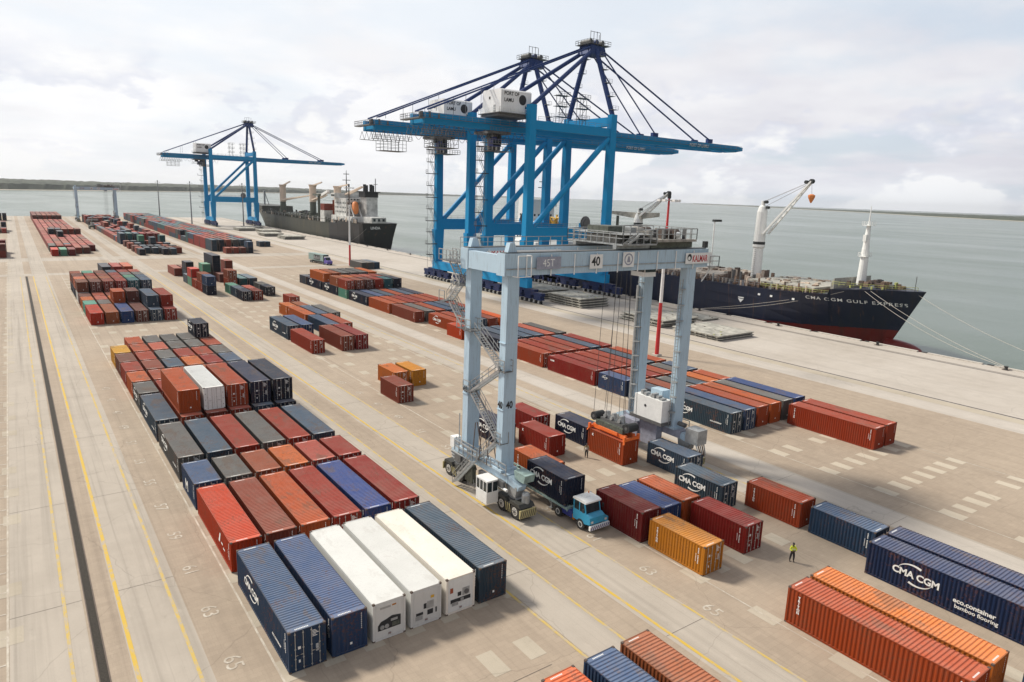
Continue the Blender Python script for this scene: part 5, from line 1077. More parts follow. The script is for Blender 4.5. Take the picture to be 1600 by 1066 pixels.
for yy in (70.0,66.5,60.6): q.box(side_x(yy,6.4)-0.09,yy-0.35,6.3,side_x(yy,6.4)-0.04,yy+0.35,6.8,S['mark'])
q.build('draught_mark', hullo)
q = MB()       # deck works: coamings, hatch covers, stanchions, winches
rg = random.Random(5)
def deck_x(y): return side_x(y, 8.0)
for k, (ya, yb) in enumerate([(56,76),(86,104),(106,124),(130,150)]):
    h_ = MB(); h_.box(XC-10.2, ya, 8.1, XC+10.2, yb, 9.4, S['wood']); n = int((yb-ya)/1.7)
    for i in range(n): h_.box(XC-10.6, ya+i*1.7, 8.2, XC-10.2, ya+i*1.7+0.5, 9.7, S['beige' if i % 3 == 0 else 'wood'])
    ho = h_.build('hatch_coaming', t); h_ = MB()
    h_.box(XC-10.5, ya+0.3, 9.4, XC+10.5, yb-0.3, 9.9, S['cover'] if k != 0 else S['pont'])
    for i in range(30): x_, y_ = rg.uniform(-10,9), rg.uniform(ya+1, yb-2); h_.box(XC+x_, y_, 9.9, XC+x_+rg.uniform(0.3,1.6), y_+rg.uniform(0.3,1.8), 9.95+rg.uniform(0.05,0.5), S[rg.choice(['cover','wood','beige','pont','casting'])])
    h_.build('hatch_cover', ho)
for i in range(70):
    y_ = 54+i*1.85
    if y_ > 180: break
    x_ = side_x(y_, 8.0)
    q.box(x_+0.5, y_, 8.0, x_+0.9, y_+0.35, 8.3+rg.uniform(0.8,2.6), S[rg.choice(['wood','casting','beige','galv','wood'])])
    if i % 2: q.box(x_+1.2, y_+0.4, 8.0, x_+2.4, y_+1.3, 8.2+rg.uniform(0.4,1.6), S[rg.choice(['wood','casting','cover'])])
for i in range(26): y_ = 77+rg.uniform(0,9); x_ = rg.uniform(-9,9); q.box(XC+x_,y_,8.1,XC+x_+rg.uniform(0.3,1.4),y_+rg.uniform(0.3,1.2),8.3+rg.uniform(1.0,3.6),S[rg.choice(['wood','casting','steel','beige'])])
q.build('deck_works', t)['kind'] = 'stuff'
q = MB()
pts = [(y_, side_x(y_, 9.8 if y_ < 52 else 8.0)) for y_ in [36,38,40,43,46,49,52,55,60,70,80,95,110,130,150,170]]
for (ya, xa), (yb, xb_) in zip(pts, pts[1:]):
    z = 11.1 if yb <= 52 else 8.6; q.railing((xa+0.15,ya,z-0.1 if yb <= 52 else z), (xb_+0.15,yb,z-0.1 if yb <= 52 else z), S['lime'] if yb < 75 else S['rail'], 1.0, 1.5, 0.05)
for k in range(20): y_ = 39+rg.uniform(0,12); w_ = (y_-36)*0.55; x_ = rg.uniform(-w_, w_); q.box(XC+x_,y_,11.0,XC+x_+rg.uniform(0.3,1.3),y_+rg.uniform(0.3,1.3),11.2+rg.uniform(0.3,1.6),S[rg.choice(['lime','casting','steel','wood'])])
for k in range(3): q.tube((XC-3+k*2.2, 46.5, 12.0), (XC-1.8+k*2.2, 46.5, 12.0), 0.7, S['casting'], 12)
q.prism([(52.2,8.9),(53.0,8.9),(53.0,11.9),(52.2,12.7)], 0, XC-8.5, XC+9.0, S['pont']); q.tube((XC,37.0,11),(XC,37.0,14.5),0.08,S['steel'],6)
for k in range(4): q.tube((side_x(48-2*k, 10)+0.2+0.0*k,48-2*k,10.9),(side_x(48-2*k,10)+0.2,48-2*k,11.6),0.22,S['lime'],8)
q.build('forecastle_gear', t)['kind'] = 'stuff'
o, T = ship_crane(t, XC, 80.5, 8.2, 19.2, 30.8, (XC, 66.6, 36.2), S['gwhite'])
q = MB(); q.tube(T, (T.x, T.y-0.4, 32.9), 0.04, S['rope'], 5); q.lathe((T.x, T.y-0.4, 30.6), [(0.15,0),(0.5,0.7),(0.85,1.5),(0.9,2.0),(0.4,2.3)], S['orange'], 12); q.build('hook_block', o)
q = MB(); m_ = S['gwhite']     # foremast
q.tube((XC,50,11),(XC,50,20),1.15,m_,14,0.85); q.tube((XC,50,20),(XC,50,26),0.8,m_,12,0.45); q.tube((XC,50,26),(XC,50,30.4),0.22,m_,8,0.08)
for z, w_ in ((18.0,2.6),(25.6,2.6)): q.box(XC-w_/2,49.0,z,XC+w_/2,51.0,z+0.12,m_); q.railing((XC-w_/2,49,z+0.1),(XC+w_/2,49,z+0.1),m_,0.9,0.8,0.05); q.railing((XC-w_/2,51,z+0.1),(XC+w_/2,51,z+0.1),m_,0.9,0.8,0.05)
q.box(XC-1.3,49.6,21.8,XC-0.7,50.4,23.4,m_); q.box(XC-0.1,49.9,26.4,XC+1.2,50.1,26.6,m_); q.build('foremast', t)
o2, T2 = ship_crane(t, XC, 128.0, 8.2, 22.0, 27.0, (XC, 115.5, 32.3), S['gwhite'], S['olive'], 1.3)
q = MB(); q.prism([(119.5,24.6),(128.5,23.4),(128.5,25.6),(119.5,25.9)], 0, XC-0.9, XC+0.9, S['pont']); q.prism([(128.5,23.6),(146,25.2),(146,25.8),(128.5,25.6)], 0, XC-0.6, XC+0.6, S['pont']); q.tube((XC,138,9),(XC,138,24.2),0.5,S['olive'],8); q.build('jib_rest', t)
q = MB()      # aft accommodation seen through the crane legs
q.box(XC-11, 170, 8.3, XC+9, 186, 12.6, m_); q.box(XC-9, 174, 12.6, XC+4, 186, 20.5, m_); q.box(XC-8, 177, 20.5, XC+3, 186, 26.0, m_); q.box(XC-9.5, 178, 26.0, XC+5, 181.5, 28.6, m_)
for z in (14, 16.8, 22.2):
    for k in range(5): q.box(XC-9.06 if z < 20 else XC-8.06, 177.6+k*1.6, z, XC-8.9 if z < 20 else XC-7.9, 178.3+k*1.6, z+0.8, S['glass'])
    for k in range(5): q.box(XC-7.0+k*2.0, 173.93 if z < 20 else 176.93, z, XC-6.2+k*2.0, 174.0 if z < 20 else 177.0, z+0.8, S['glass'])
q.build('accommodation', t)
q = MB(); q.tube((XC-1,180,28.6),(XC-1,180,37.5),0.35,m_,8,0.12); q.box(XC-3,179.8,33,XC+1,180.2,33.3,S['dark']); q.box(XC-2.4,179.6,35.2,XC+0.4,180.4,35.5,S['dark']); q.tube((XC+2,184,26),(XC+2,184,33),0.15,S['dark'],6); q.build('radar_mast', t)
q = MB(); q.prism([(182,26),(186,26),(185.5,31),(182.6,31)], 0, XC-8, XC-5.5, m_); q.box(XC-7.9,182.5,31.0,XC-5.6,185.6,31.8,S['black']); q.build('funnel', t)
q = MB()
for k in range(18):
    a = Vector((XC-8.8+rg.uniform(0,1.5), 160+rg.uniform(0,8), 17.5+rg.uniform(0,2))); b_ = a+Vector((rg.uniform(-1,1.5), rg.uniform(-4,4), rg.uniform(1.5,4.5))); q.beam(a, b_, 0.55, 0.55, S['yell'])
for yy in (160.5, 164, 167.5):
    for k in range(14): a0 = k*2*math.pi/14; a1 = (k+1)*2*math.pi/14; q.tube((XC-8.4,yy+2.1*math.cos(a0),20.2+2.1*math.sin(a0)),(XC-8.4,yy+2.1*math.cos(a1),20.2+2.1*math.sin(a1)),0.35,S['yell'],6)
q.build('yellow_lattice', t); q = MB(); q.box(XC-9, 158, 9.0, XC-7.2, 169.5, 17.6, m_); q.build('lattice_base', t)
# black general cargo ship behind
t2 = thing('cargo_ship', 'olive black cargo ship with beige cranes and white superstructure moored beyond the cranes', 'ship', (0,0,0))
st2 = [(0.0,0.03,0.01,15.6,-22),(0.03,0.38,0.03,15.5,-17),(0.07,0.72,0.14,15.4,-9),(0.12,0.93,0.42,15.2,-4),(0.18,1.0,0.72,15.1,-1),(0.205,1.0,0.80,15.0,0),(0.21,1.0,0.80,10.0,0),(0.3,1.0,1.0,9.4,0),(0.6,1.0,1.0,9.2,0),(0.80,1.0,0.98,9.6,0)]
q, rows2, XC2 = hull('hull', t2, 147.6, 24, 566, 331, st2, HM2); q.build('hull', t2)
st3 = [(0.0,1.0,0.98,9.6,0),(0.3,1.0,0.93,9.9,0),(0.32,1.0,0.93,11.2,0),(0.75,0.97,0.80,11.4,2),(0.93,0.95,0.85,11.4,3),(1.0,0.90,0.70,11.3,4)]
q, rows3, _ = hull('stern_hull', t2, 147.6, 24, 380, 330, st3, HMB); q.build('stern_hull', t2)
q = MB()
for k in range(120):
    y_ = rg.uniform(392, 505); x_ = rg.uniform(-12.5, 11); h = rg.uniform(0.8, 4.5); q.box(XC2+x_,y_,9.2,XC2+x_+rg.uniform(0.5,2.5),y_+rg.uniform(0.5,3.5),9.2+h,S[rg.choice(['olive','steel','dark','wood','olive'])])
for ya, yb in ((392,420),(436,484)): q.box(XC2-11, ya, 9.2, XC2+11, yb, 11.6, S['olive'])
for k in range(30): y_ = 378+k*4.2; q.box(XC2-12.3, y_, 9.2, XC2-11.8, y_+0.5, 12.2+(k % 3)*0.5, S['olive']); q.box(XC2-12.4, y_-0.2, 11.2, XC2-11.9, y_+3.8, 11.45, S['steel'])
for k in range(160):
    y_ = 335+k*1.3; z_ = 11.3 if y_ < 366 else 9.9; q.box(XC2-11.9, y_, z_-0.3, XC2-11.5, y_+rg.uniform(0.15,0.9), z_+rg.uniform(0.3,2.4), S[rg.choice(['galv','dark','olive','beige','dark','steel'])])
q.build('deck_works', t2)['kind'] = 'stuff'
for k, (y_, zr, zt, tp) in enumerate([(491, 19.0, 31.5, (XC2, 432, 31.8)), (427, 20.5, 32.0, (XC2, 402, 33.6)), (383, 22.5, 31.5, (XC2, 345, 31.5))]):
    q = MB(); q.lathe((XC2-4,y_,0), [(2.2,9.2),(2.1,zr)], S['olive'] if k < 2 else S['beige'], 14); q.lathe((XC2-4,y_,0), [(2.3,zr),(2.3,zt-1.5),(2.9,zt)], S['beige'], 14); o = q.build('deck_crane', t2)
    q = MB(); T = Vector(tp); T.x = XC2-4
    for s_ in (-1, 1): q.beam((XC2-4+s_*1.5, y_-2.5, zr+1.5), T+Vector((s_*0.5,0,-7 if k == 0 else (-8 if k == 1 else 0))), 0.9, 1.0, S['beige'], 0.6, 0.6)
    q.beam((XC2-4, y_-1, zt-0.5), (XC2-4, y_-17, zt+2.2-0.6*k), 0.8, 0.8, S['beige']); q.build('jib', o)
q = MB(); m_ = S['shipw']
q.box(XC2-11, 344, 11.4, XC2+9, 376, 14.2, m_); q.box(XC2-9.5, 356, 14.2, XC2+5, 374, 24.5, m_); q.box(XC2-11.8, 368, 24.5, XC2+11.8, 374, 27.4, m_); q.box(XC2-1, 346, 14.2, XC2+6, 355.9, 25.5, m_); q.box(XC2-6, 328, 11.4, XC2+3, 339, 14.6, m_); q.box(XC2-12.4, 384, 9.4, XC2-6, 391, 16.5, m_)
for z in (16,18.6,21.2,25.5):
    for k in range(7):
        xx = XC2-9.58 if z < 25 else XC2-11.88; q.box(xx, 357+k*2.4 if z < 25 else 368.4+k*0.8, z, xx+0.1, 358+k*2.4 if z < 25 else 368.9+k*0.8, z+1.0, S['glass'])
for z in (15.5, 18.2, 20.9, 23.4):
    for k in range(4): q.box(XC2-8.6+k*2.0, 355.9, z, XC2-7.8+k*2.0, 355.99, z+0.9, S['glass'])
    q.box(XC2-9.6, 353.6, z-1.0, XC2-1.1, 355.9, z-0.9, m_); q.railing((XC2-9.6,353.7,z-0.9), (XC2-1.1,353.7,z-0.9), m_, 1.0, 1.2, 0.08)
for k in range(3): q.box(XC2-5+k*2.8, 327.9, 12.4, XC2-3.6+k*2.8, 327.99, 13.9, S['glass'])
q.build('superstructure', t2)
q = MB(); q.tube((XC2-3,371,27.6),(XC2-3,371,41),0.5,S['steel'],8,0.15); q.box(XC2-5.5,370.8,35,XC2-0.5,371.2,35.4,S['steel']); q.box(XC2-4.8,370.8,38.6,XC2-1.2,371.2,39,S['steel']); q.tube((XC2+6.5,350,25.5),(XC2+6.5,350,36.5),0.25,S['steel'],6); q.box(XC2+5.2,349.9,33,XC2+7.8,350.1,33.3,S['steel']); q.build('radar_mast', t2)
q = MB(); q.box(XC2-2,346,25.5,XC2+6.4,355,28.4,S['black']); q.box(XC2-2.8,345,28.4,XC2+7.2,356,28.9,S['black'])
for k in range(4): q.tube((XC2-0.8+k*2.0,349+(k % 2)*2,28.9),(XC2-0.8+k*2.0,349+(k % 2)*2,33.0-0.5*(k % 2)),0.95,S['black'],12)
q.build('funnel', t2)
q = MB(); q.lathe((0,0,0), [(0.1,-4.2),(1.5,-3.2),(1.9,-1),(1.9,2),(1.5,3.4),(0.2,4.2)], S['orange'], 14); o = q.build('lifeboat', t2, (XC2-6.5, 349.5, 19.2), True); o.rotation_euler = (R(-28), R(10), 0)
q = MB(); q.beam((XC2-8.8,345,13.0),(XC2-8.8,353,22.5),0.5,0.6,m_); q.beam((XC2-4.2,345,13.0),(XC2-4.2,353,22.5),0.5,0.6,m_); q.build('davit', t2)
q = MB(); q.box(XC2-12.4,384,16.5,XC2-6,390.5,20.5,MAT['rust']); q.build('cargo_box', t2)
q = MB(); q.tube((XC2-8,405,9),(XC2-8,405,25),0.9,S['olive'],10); q.box(XC2-10,400,25,XC2-6,411,26.2,S['olive']); q.beam((XC2-8,399,25.6),(XC2-8,388,28.2),1.4,1.6,S['gwhite']); q.build('service_crane', t2)
q = MB(); q.tube((XC2-8,380,11),(XC2-8,380,23),0.6,MAT['rust'],8); q.build('vent_post', t2); q = MB(); q.beam((XC2-2,545,15),(XC2-2,545,26),1.2,1.2,S['galv']); q.beam((XC2+1.5,545,15),(XC2-2,545,26),0.5,0.5,S['galv']); q.build('foremast', t2)
q = MB(); vs, fs = mesh_data(text_mesh('LINDA', 2.0, 0.05, align='CENTER')); q.add([(XC2-3.0+u, 329.55+0.1*v, 8.0+v) for u, v, _ in vs], fs, S['mark']); q.build('ship_name', t2)
# stack of mooring lines
def rope(p, q_, sag, n=14, r=0.045, label='', grp='mooring lines'):
    m_ = MB(); P = Vector(p); Q = Vector(q_); pts = [P.lerp(Q, i/n)-Vector((0,0,sag*4*(i/n)*(1-i/n))) for i in range(n+1)]
    for a, b_ in zip(pts, pts[1:]): m_.tube(a, b_, r, S['beton'], 5)
    return tag(m_.build('mooring_line'), label, 'rope', grp)
rope((side_x(47,10.5),47,10.6), (143.2,85.6,0.6), 0.6, label='mooring line slanting from the blue bow back to the quay edge, upper one')
rope((side_x(49,10.2),49,9.9), (143.2,85.6,0.5), 1.2, label='mooring line slanting from the blue bow back to the quay edge, lower one')
rope((side_x(44,10.5),44,10.6), (143.2,10.6,0.6), 1.0, label='mooring line running forward from the blue bow, upper of two parallel ones')
rope((side_x(45,10.5),45,10.4), (143.2,10.6,0.5), 1.7, label='mooring line running forward from the blue bow, lower of two parallel ones')
rope((XC-0.5,36.5,10.6), (143.2,-14,0.5), 2.5, label='long mooring line dipping towards the water at the right edge')
rope((149.5,326,8.5), (143.4,336,0.5), 0.5, label='mooring line from the black stern down to the quay')
# ---------------------------------------------------------------- light masts
def mast(loc, bands, top, label, heads=6, r0=0.42):
    t = thing('light_mast', label, 'light mast', loc, 0, 'floodlight masts'); q = MB()
    for z0, z1, m in bands:
        q.tube((0,0,z0),(0,0,z1), r0*(1-0.55*z0/top), m, 12, r0*(1-0.55*z1/top))
    q.build('pole', t); q = MB(); q.box(-0.7,-0.7,0.006,0.7,0.7,0.35,S['beton']); q.build('base', t)
    q = MB(); q.lathe((0,0,top-0.6), [(0.9,0),(0.9,0.12)], S['galv'], 16)
    for k in range(14): a = k*2*math.pi/14; q.beam((1.45*math.cos(a),1.45*math.sin(a),top-0.5),(1.45*math.cos(a+0.45),1.45*math.sin(a+0.45),top-0.5),0.1,0.1,S['galv'])
    for k in range(4): a = k*math.pi/2; q.beam((0,0,top-0.5),(1.5*math.cos(a),1.5*math.sin(a),top-0.5),0.1,0.1,S['galv'])
    q.tube((0,0,top-0.2),(0,0,top+0.9),0.35,S['dark'],8); o = q.build('head_frame', t)
    for k in range(heads):
        a = k*2*math.pi/heads+0.3; q = MB(); c = (1.75*math.cos(a),1.75*math.sin(a),top-0.55); q.cbox(c,(0.62,0.62,0.42),S['gwhite']); q.cbox((c[0],c[1],c[2]-0.24),(0.5,0.5,0.04),S['glass']); q.build('floodlight', t)
    return t
mast((89.4, 51.8, 0), [(0,10.6,S['red']),(10.6,20.4,S['gwhite']),(20.4,30.4,S['red'])], 30.6, 'tall red and white banded light mast between the quay side block and the apron')
mast((96, 221.0, 0), [(0,8.4,S['red']),(8.4,24,S['gwhite']),(24,31,S['casting'])], 31, 'light mast with white middle and red foot beside three dark containers')
for x, y, n in ((84.5, 577, 'leftmost grey light mast far away at the end of the yard'), (99, 531, 'grey light mast far away just left of the distant blue crane'), (126, 490, 'grey light mast standing under the distant blue crane')):
    mast((x, y, 0), [(0,30,S['rail'])], 30.5, n, 6, 0.5)
# ---------------------------------------------------------------- hatch cover stacks
def hatch(loc, w, l, label, group, seed, ribs=True):
    r = random.Random(seed); t = thing('hatch_cover', label, 'hatch cover', loc, 0, group); q = MB(); q.box(-w/2,-l/2,0.28,w/2,l/2,0.50,S['pont']); q.build('top_plate', t); q = MB()
    for k in range(int(l/1.6)): q.box(-w/2+0.25,-l/2+0.2+k*1.6,0.02,w/2-0.25,-l/2+0.45+k*1.6,0.28,S['steel'])
    for x in (-w/2+0.4, w/2-0.55, 0): q.box(x,-l/2+0.4,0.0,x+0.15,l/2-0.4,0.279,S['pont'])
    for k in range(int(l/3)): q.box(-w/2+0.02,-l/2+0.5+k*3,0.0,-w/2+0.39,-l/2+0.9+k*3,0.279,S['pont'])
    q.build('rib_frame', t); q = MB()
    for k in range(12): x, y = r.uniform(-w/2+0.4,w/2-0.6), r.uniform(-l/2+0.4,l/2-0.6); q.box(x,y,0.50,x+0.3,y+0.3,0.6,S[r.choice(['casting','lime','pont'])])
    q.build('lashing_fitting', t); return t
def hstack(x, y, w, l, n, phrase, group, seed):
    for k in range(n):
        r = random.Random(seed+k); pos = 'bottom' if k == 0 else ('top' if k == n-1 else ORD[k+1]+' from bottom')
        hatch((x+r.uniform(-0.4,0.4), y+r.uniform(-0.6,0.6), 0.006+0.70*k), w, l, 'weathered grey hatch cover, %s of %s' % (pos, phrase), group, seed+k)
hstack(119.0, 109.5, 10.5, 14.5, 4, 'stack nearest the tallest crane', 'hatch covers stacked on the apron', 10)
hstack(119.5, 127.5, 10.5, 15, 4, 'stack under the tallest crane', 'hatch covers stacked on the apron', 20)
hstack(119.0, 62.0, 12.5, 13.5, 2, 'nearest low stack by right gantry leg', 'hatch covers stacked on the apron', 30)
hstack(119.0, 79.0, 12.5, 14.5, 3, 'stack behind the right gantry leg', 'hatch covers stacked on the apron', 40)
hstack(133.0, 74.0, 6.5, 13, 1, 'the single panel lying near the blue ship', 'hatch covers stacked on the apron', 50) if False else None
hatch((133.2, 80.0, 0.006), 6.5, 13.0, 'single thin grey hatch cover lying beside the blue ship', 'hatch covers stacked on the apron', 51)
hstack(122.0, 372.0, 12, 15, 3, 'nearest low stack before the distant crane', 'hatch covers by the distant crane', 60); hstack(118.0, 398.0, 12, 16, 3, 'middle low stack before the distant crane', 'hatch covers by the distant crane', 70)
hstack(126.0, 430.0, 12, 18, 3, 'third low stack before the distant crane', 'hatch covers by the distant crane', 80); hstack(117.0, 452.0, 12, 16, 3, 'stack at the foot of the distant crane', 'hatch covers by the distant crane', 90)
hstack(128.0, 476.0, 12, 16, 2, 'farthest low stack under the distant crane', 'hatch covers by the distant crane', 95)
# ---------------------------------------------------------------- lorries
def wheel(t, x, y, r, w, side, name='wheel'):
    q = MB(); q.tube((x-w/2,y,r),(x+w/2,y,r),r,S['tyre'],22); o = q.build(name, t)
    q = MB(); e = x+side*w/2; q.tube((e-side*0.02,y,r),(e+side*0.012,y,r),r*0.58,S['rim'],18); q.tube((e,y,r),(e+side*0.06,y,r),r*0.22,S['steel'],10); q.tube((e+side*0.012,y,r),(e+side*0.02,y,r),r*0.36,S['dark'],12); q.build('rim', o); return o
def tractor(loc, label, cabm, roofm, lowm, striped=True):
    t = thing('terminal_tractor', label, 'lorry', loc, 0); # front towards -Y, x 0 in the middle
    q = MB(); q.box(-0.45,-2.2,0.55,0.45,3.2,0.95,S['steel']); q.box(-1.05,0.2,0.55,-0.46,2.1,1.15,S['tblue']); q.box(0.46,0.2,0.55,1.05,1.5,1.1,S['tblue']); q.box(-0.6,1.3,0.96,0.6,2.9,1.15,S['casting']); q.box(-1.05,-0.15,0.5,-0.5,0.15,1.0,MAT['ochre']); q.build('chassis', t)
    q = MB(); cx0, cx1 = -1.12, 0.72
    q.prism([(-1.75,0.75),(0.0,0.75),(0.0,1.75),(-1.95,1.75),(-2.35,1.55),(-2.35,0.9)], 0, cx0, cx1, cabm)
    for xx in (cx0, cx1-0.1):
        for yy in (-1.72, -0.85, -0.1): q.beam((xx+0.05, yy, 1.75), (xx+0.05, yy+(0.22 if yy < -1.5 else 0), 2.68), 0.1, 0.1, cabm)
    q.box(cx0,-0.09,1.75,cx1,0.0,2.68,cabm); q.build('cab', t)
    q = MB(); q.box(cx0+0.03,-1.45,1.76,cx1-0.03,-0.1,2.66,S['glass']); q.add([(cx0+0.06,-1.74,1.76),(cx1-0.06,-1.74,1.76),(cx1-0.06,-1.5,2.66),(cx0+0.06,-1.5,2.66)], [(0,1,2,3)], S['glass']); q.build('window', t)
    q = MB(); q.prism([(-1.72,2.68),(0.05,2.68),(0.05,2.86),(-0.2,2.93),(-1.4,2.93),(-1.72,2.82)], 0, cx0-0.05, cx1+0.05, roofm); q.box(-0.5,-0.9,2.93,0.1,-0.3,3.02,roofm); q.tube((0.5,-0.25,2.93),(0.5,-0.25,3.1),0.06,S['orange'],8); q.build('cab_roof', t)
    q = MB(); q.box(-1.2,-2.55,0.42,1.2,-2.35,0.82,S['gwhite'])
    for k in range(9): q.beam((-1.1+k*0.26,-2.556,0.44),(-0.95+k*0.26,-2.556,0.80),0.10,0.012,S['tblue'],up=(0,1,0))
    q.box(0.72,-2.35,0.75,1.18,-1.2,1.25,cabm); q.build('bumper', t)
    for xx in (-0.85, 0.85):
        q = MB(); q.cbox((xx,-2.37,1.12),(0.26,0.05,0.2),S['rim']); q.build('headlight', t)
    q = MB(); q.tube((0.9,-0.1,1.0),(0.9,-0.1,2.9),0.08,S['galv'],8); q.beam((-1.2,-1.7,2.3),(-1.45,-1.8,2.3),0.04,0.04,S['dark']); q.cbox((-1.5,-1.8,2.2),(0.06,0.2,0.36),S['dark']); q.cbox((1.0,-1.75,2.2),(0.06,0.2,0.36),S['dark']); q.build('mirror', t)
    for yy in (-1.1, 2.1):
        for sx in (-1, 1): wheel(t, sx*0.98 if yy < 0 else sx*0.92, yy, 0.52, 0.32 if yy < 0 else 0.56, sx)
    return t
tractor((29.75, 6.1, 0), 'sky blue terminal tractor with white roof and striped bumper pulling a loaded trailer', S['cabb'], S['gwhite'], S['tblue'])
def trailer(loc, label, Ln=12.4):
    t = thing('trailer', label, 'trailer', loc, 0); q = MB(); m = S['trailer']
    for x in (-0.55, 0.55): q.box(x-0.09,0,0.95,x+0.09,Ln,1.30,m)
    for k in range(9): q.box(-1.18,0.05+k*(Ln-0.25)/8,1.05,1.18,0.22+k*(Ln-0.25)/8,1.299,m)
    for x in (-1.22, 1.12): q.box(x,0,1.08,x+0.1,Ln,1.28,m)
    q.box(-1.22,-0.12,1.0,1.22,-0.001,1.38,m); q.build('frame', t)
    for x in (-0.8, 0.8): q = MB(); q.box(x-0.08,2.6,0.25,x+0.08,2.76,0.95,S['galv']); q.box(x-0.2,2.5,0.15,x+0.2,2.86,0.25,S['galv']); q.beam((x,2.7,0.5),(x,3.5,0.95),0.06,0.06,S['galv']); q.build('landing_leg', t)
    for yy in (Ln-2.6, Ln-1.3):
        for sx in (-1, 1): wheel(t, sx*0.92, yy, 0.5, 0.54, sx)
    return t
trailer((29.8, 7.0, 0), 'long grey green flat trailer carrying the lettered navy container')
tcon = dict(x=29.85-W/2, y=7.35, z=1.39, L=L20, H=HS, c='navy', doors=F_, logo='cma', label='short navy lettered container riding on the trailer behind the sky blue tractor', group='loose containers around the yard gantry crane', reefer=None)
build_container(tcon)
t = thing('road_lorry', 'distant lorry with violet cab and pale green box driving on the apron lane', 'lorry', (89.6, 229.0, 0), R(8))
q = MB(); q.box(-1.2,0.8,1.25,1.2,13.0,3.9,S['trailer']); q.box(-1.15,0.75,1.4,1.15,0.799,3.8,S['dark']); q.box(-1.21,3.2,1.5,-1.2,8.6,3.5,S['dark'])
for k in range(5): q.box(-1.225,3.8+k*1.0,1.8,-1.211,4.3+k*1.0,3.1-0.3*(k % 2),S['galv'])
q.build('box_body', t)
q = MB(); q.prism([(-2.4,0.6),(0.3,0.6),(0.3,2.9),(-0.4,2.9),(-1.1,1.9),(-2.4,1.6)], 0, -1.15, 1.15, paint2('violet_cab', (0.13,0.10,0.36), rust=0.1, dust=0.1)); q.build('cab', t)
q = MB(); q.add([(-1.0,-1.13,1.92),(1.0,-1.13,1.92),(1.0,-0.45,2.86),(-1.0,-0.45,2.86)], [(0,1,2,3)], S['glass']); q.box(-1.2,-0.3,1.9,-1.151,0.2,2.6,S['glass']); q.build('windscreen', t)
q = MB(); q.box(-1.0,-0.4,2.9,1.0,0.3,3.25,S['gwhite']); q.build('sun_visor', t); q = MB(); q.box(-0.5,-2.3,0.5,0.5,12.8,0.9,S['steel']); q.build('chassis', t)
for yy in (-1.6, 1.2, 10.4, 11.7):
    for sx in (-1, 1): wheel(t, sx*0.95, yy, 0.5, 0.4, sx)
# ---------------------------------------------------------------- small yard things
def box_item(name, loc, dims, m, label, cat, rz=0):
    t = thing(name, label, cat, loc, rz); return t
t = thing('reach_stacker', 'small grey yard vehicle beside the far gantry leg', 'vehicle', (29.0, 470, 0)); q = MB(); q.box(-1.8,-3.5,0.9,1.8,4,2.2,S['olive']); q.box(-0.6,-3.4,2.2,1.0,-0.8,3.9,S['galv']); q.beam((0,3.8,3.2),(0,-5.5,6.5),0.7,0.8,S['olive']); q.box(-3,-6.2,5.6,3,-5.6,6.1,S['galv']); q.build('body', t)
for yy in (-2.4, 2.8):
    for sx in (-1, 1): wheel(t, sx*1.5, yy, 0.85, 0.7, sx)
# ---------------------------------------------------------------- people
def skinned(name, verts, edges, radii, m, parent=None, root=0, sub=2):
    me = bpy.data.meshes.new(name); me.from_pydata(verts, edges, []); o = bpy.data.objects.new(name, me); col.objects.link(o)
    sk = o.modifiers.new('skin', 'SKIN'); 
    if not me.skin_vertices:
        bm = bmesh.new(); bm.from_mesh(me); bm.verts.layers.skin.verify(); bm.to_mesh(me); bm.free()
    for i, r in enumerate(radii): me.skin_vertices[0].data[i].radius = (r, r) if not hasattr(r, '__len__') else r
    me.skin_vertices[0].data[root].use_root = True; sk.use_smooth_shade = True
    ss = o.modifiers.new('sub', 'SUBSURF'); ss.levels = sub; ss.render_levels = sub
    dg = bpy.context.evaluated_depsgraph_get(); m2 = bpy.data.meshes.new_from_object(o.evaluated_get(dg)); bpy.data.objects.remove(o); m2.materials.clear(); m2.materials.append(m)
    m2.polygons.foreach_set('use_smooth', [True]*len(m2.polygons)); return put(name, m2, parent)
SK = simple('dark_skin', (0.055,0.028,0.018), 0.55, 0, 0.1); VEST = simple('hi_vis_yellow', (0.72,0.80,0.05), 0.7, 0, 0.08); TRO = simple('dark_trousers', (0.02,0.02,0.025), 0.85); TAN = simple('tan_clothing', (0.32,0.25,0.14), 0.85, 0, 0.4, 6); REF = simple('reflective_tape', (0.75,0.76,0.78), 0.35); SHIRT = simple('dark_sleeve', (0.03,0.035,0.05), 0.85); BOOT = simple('work_boot', (0.03,0.022,0.018), 0.8)
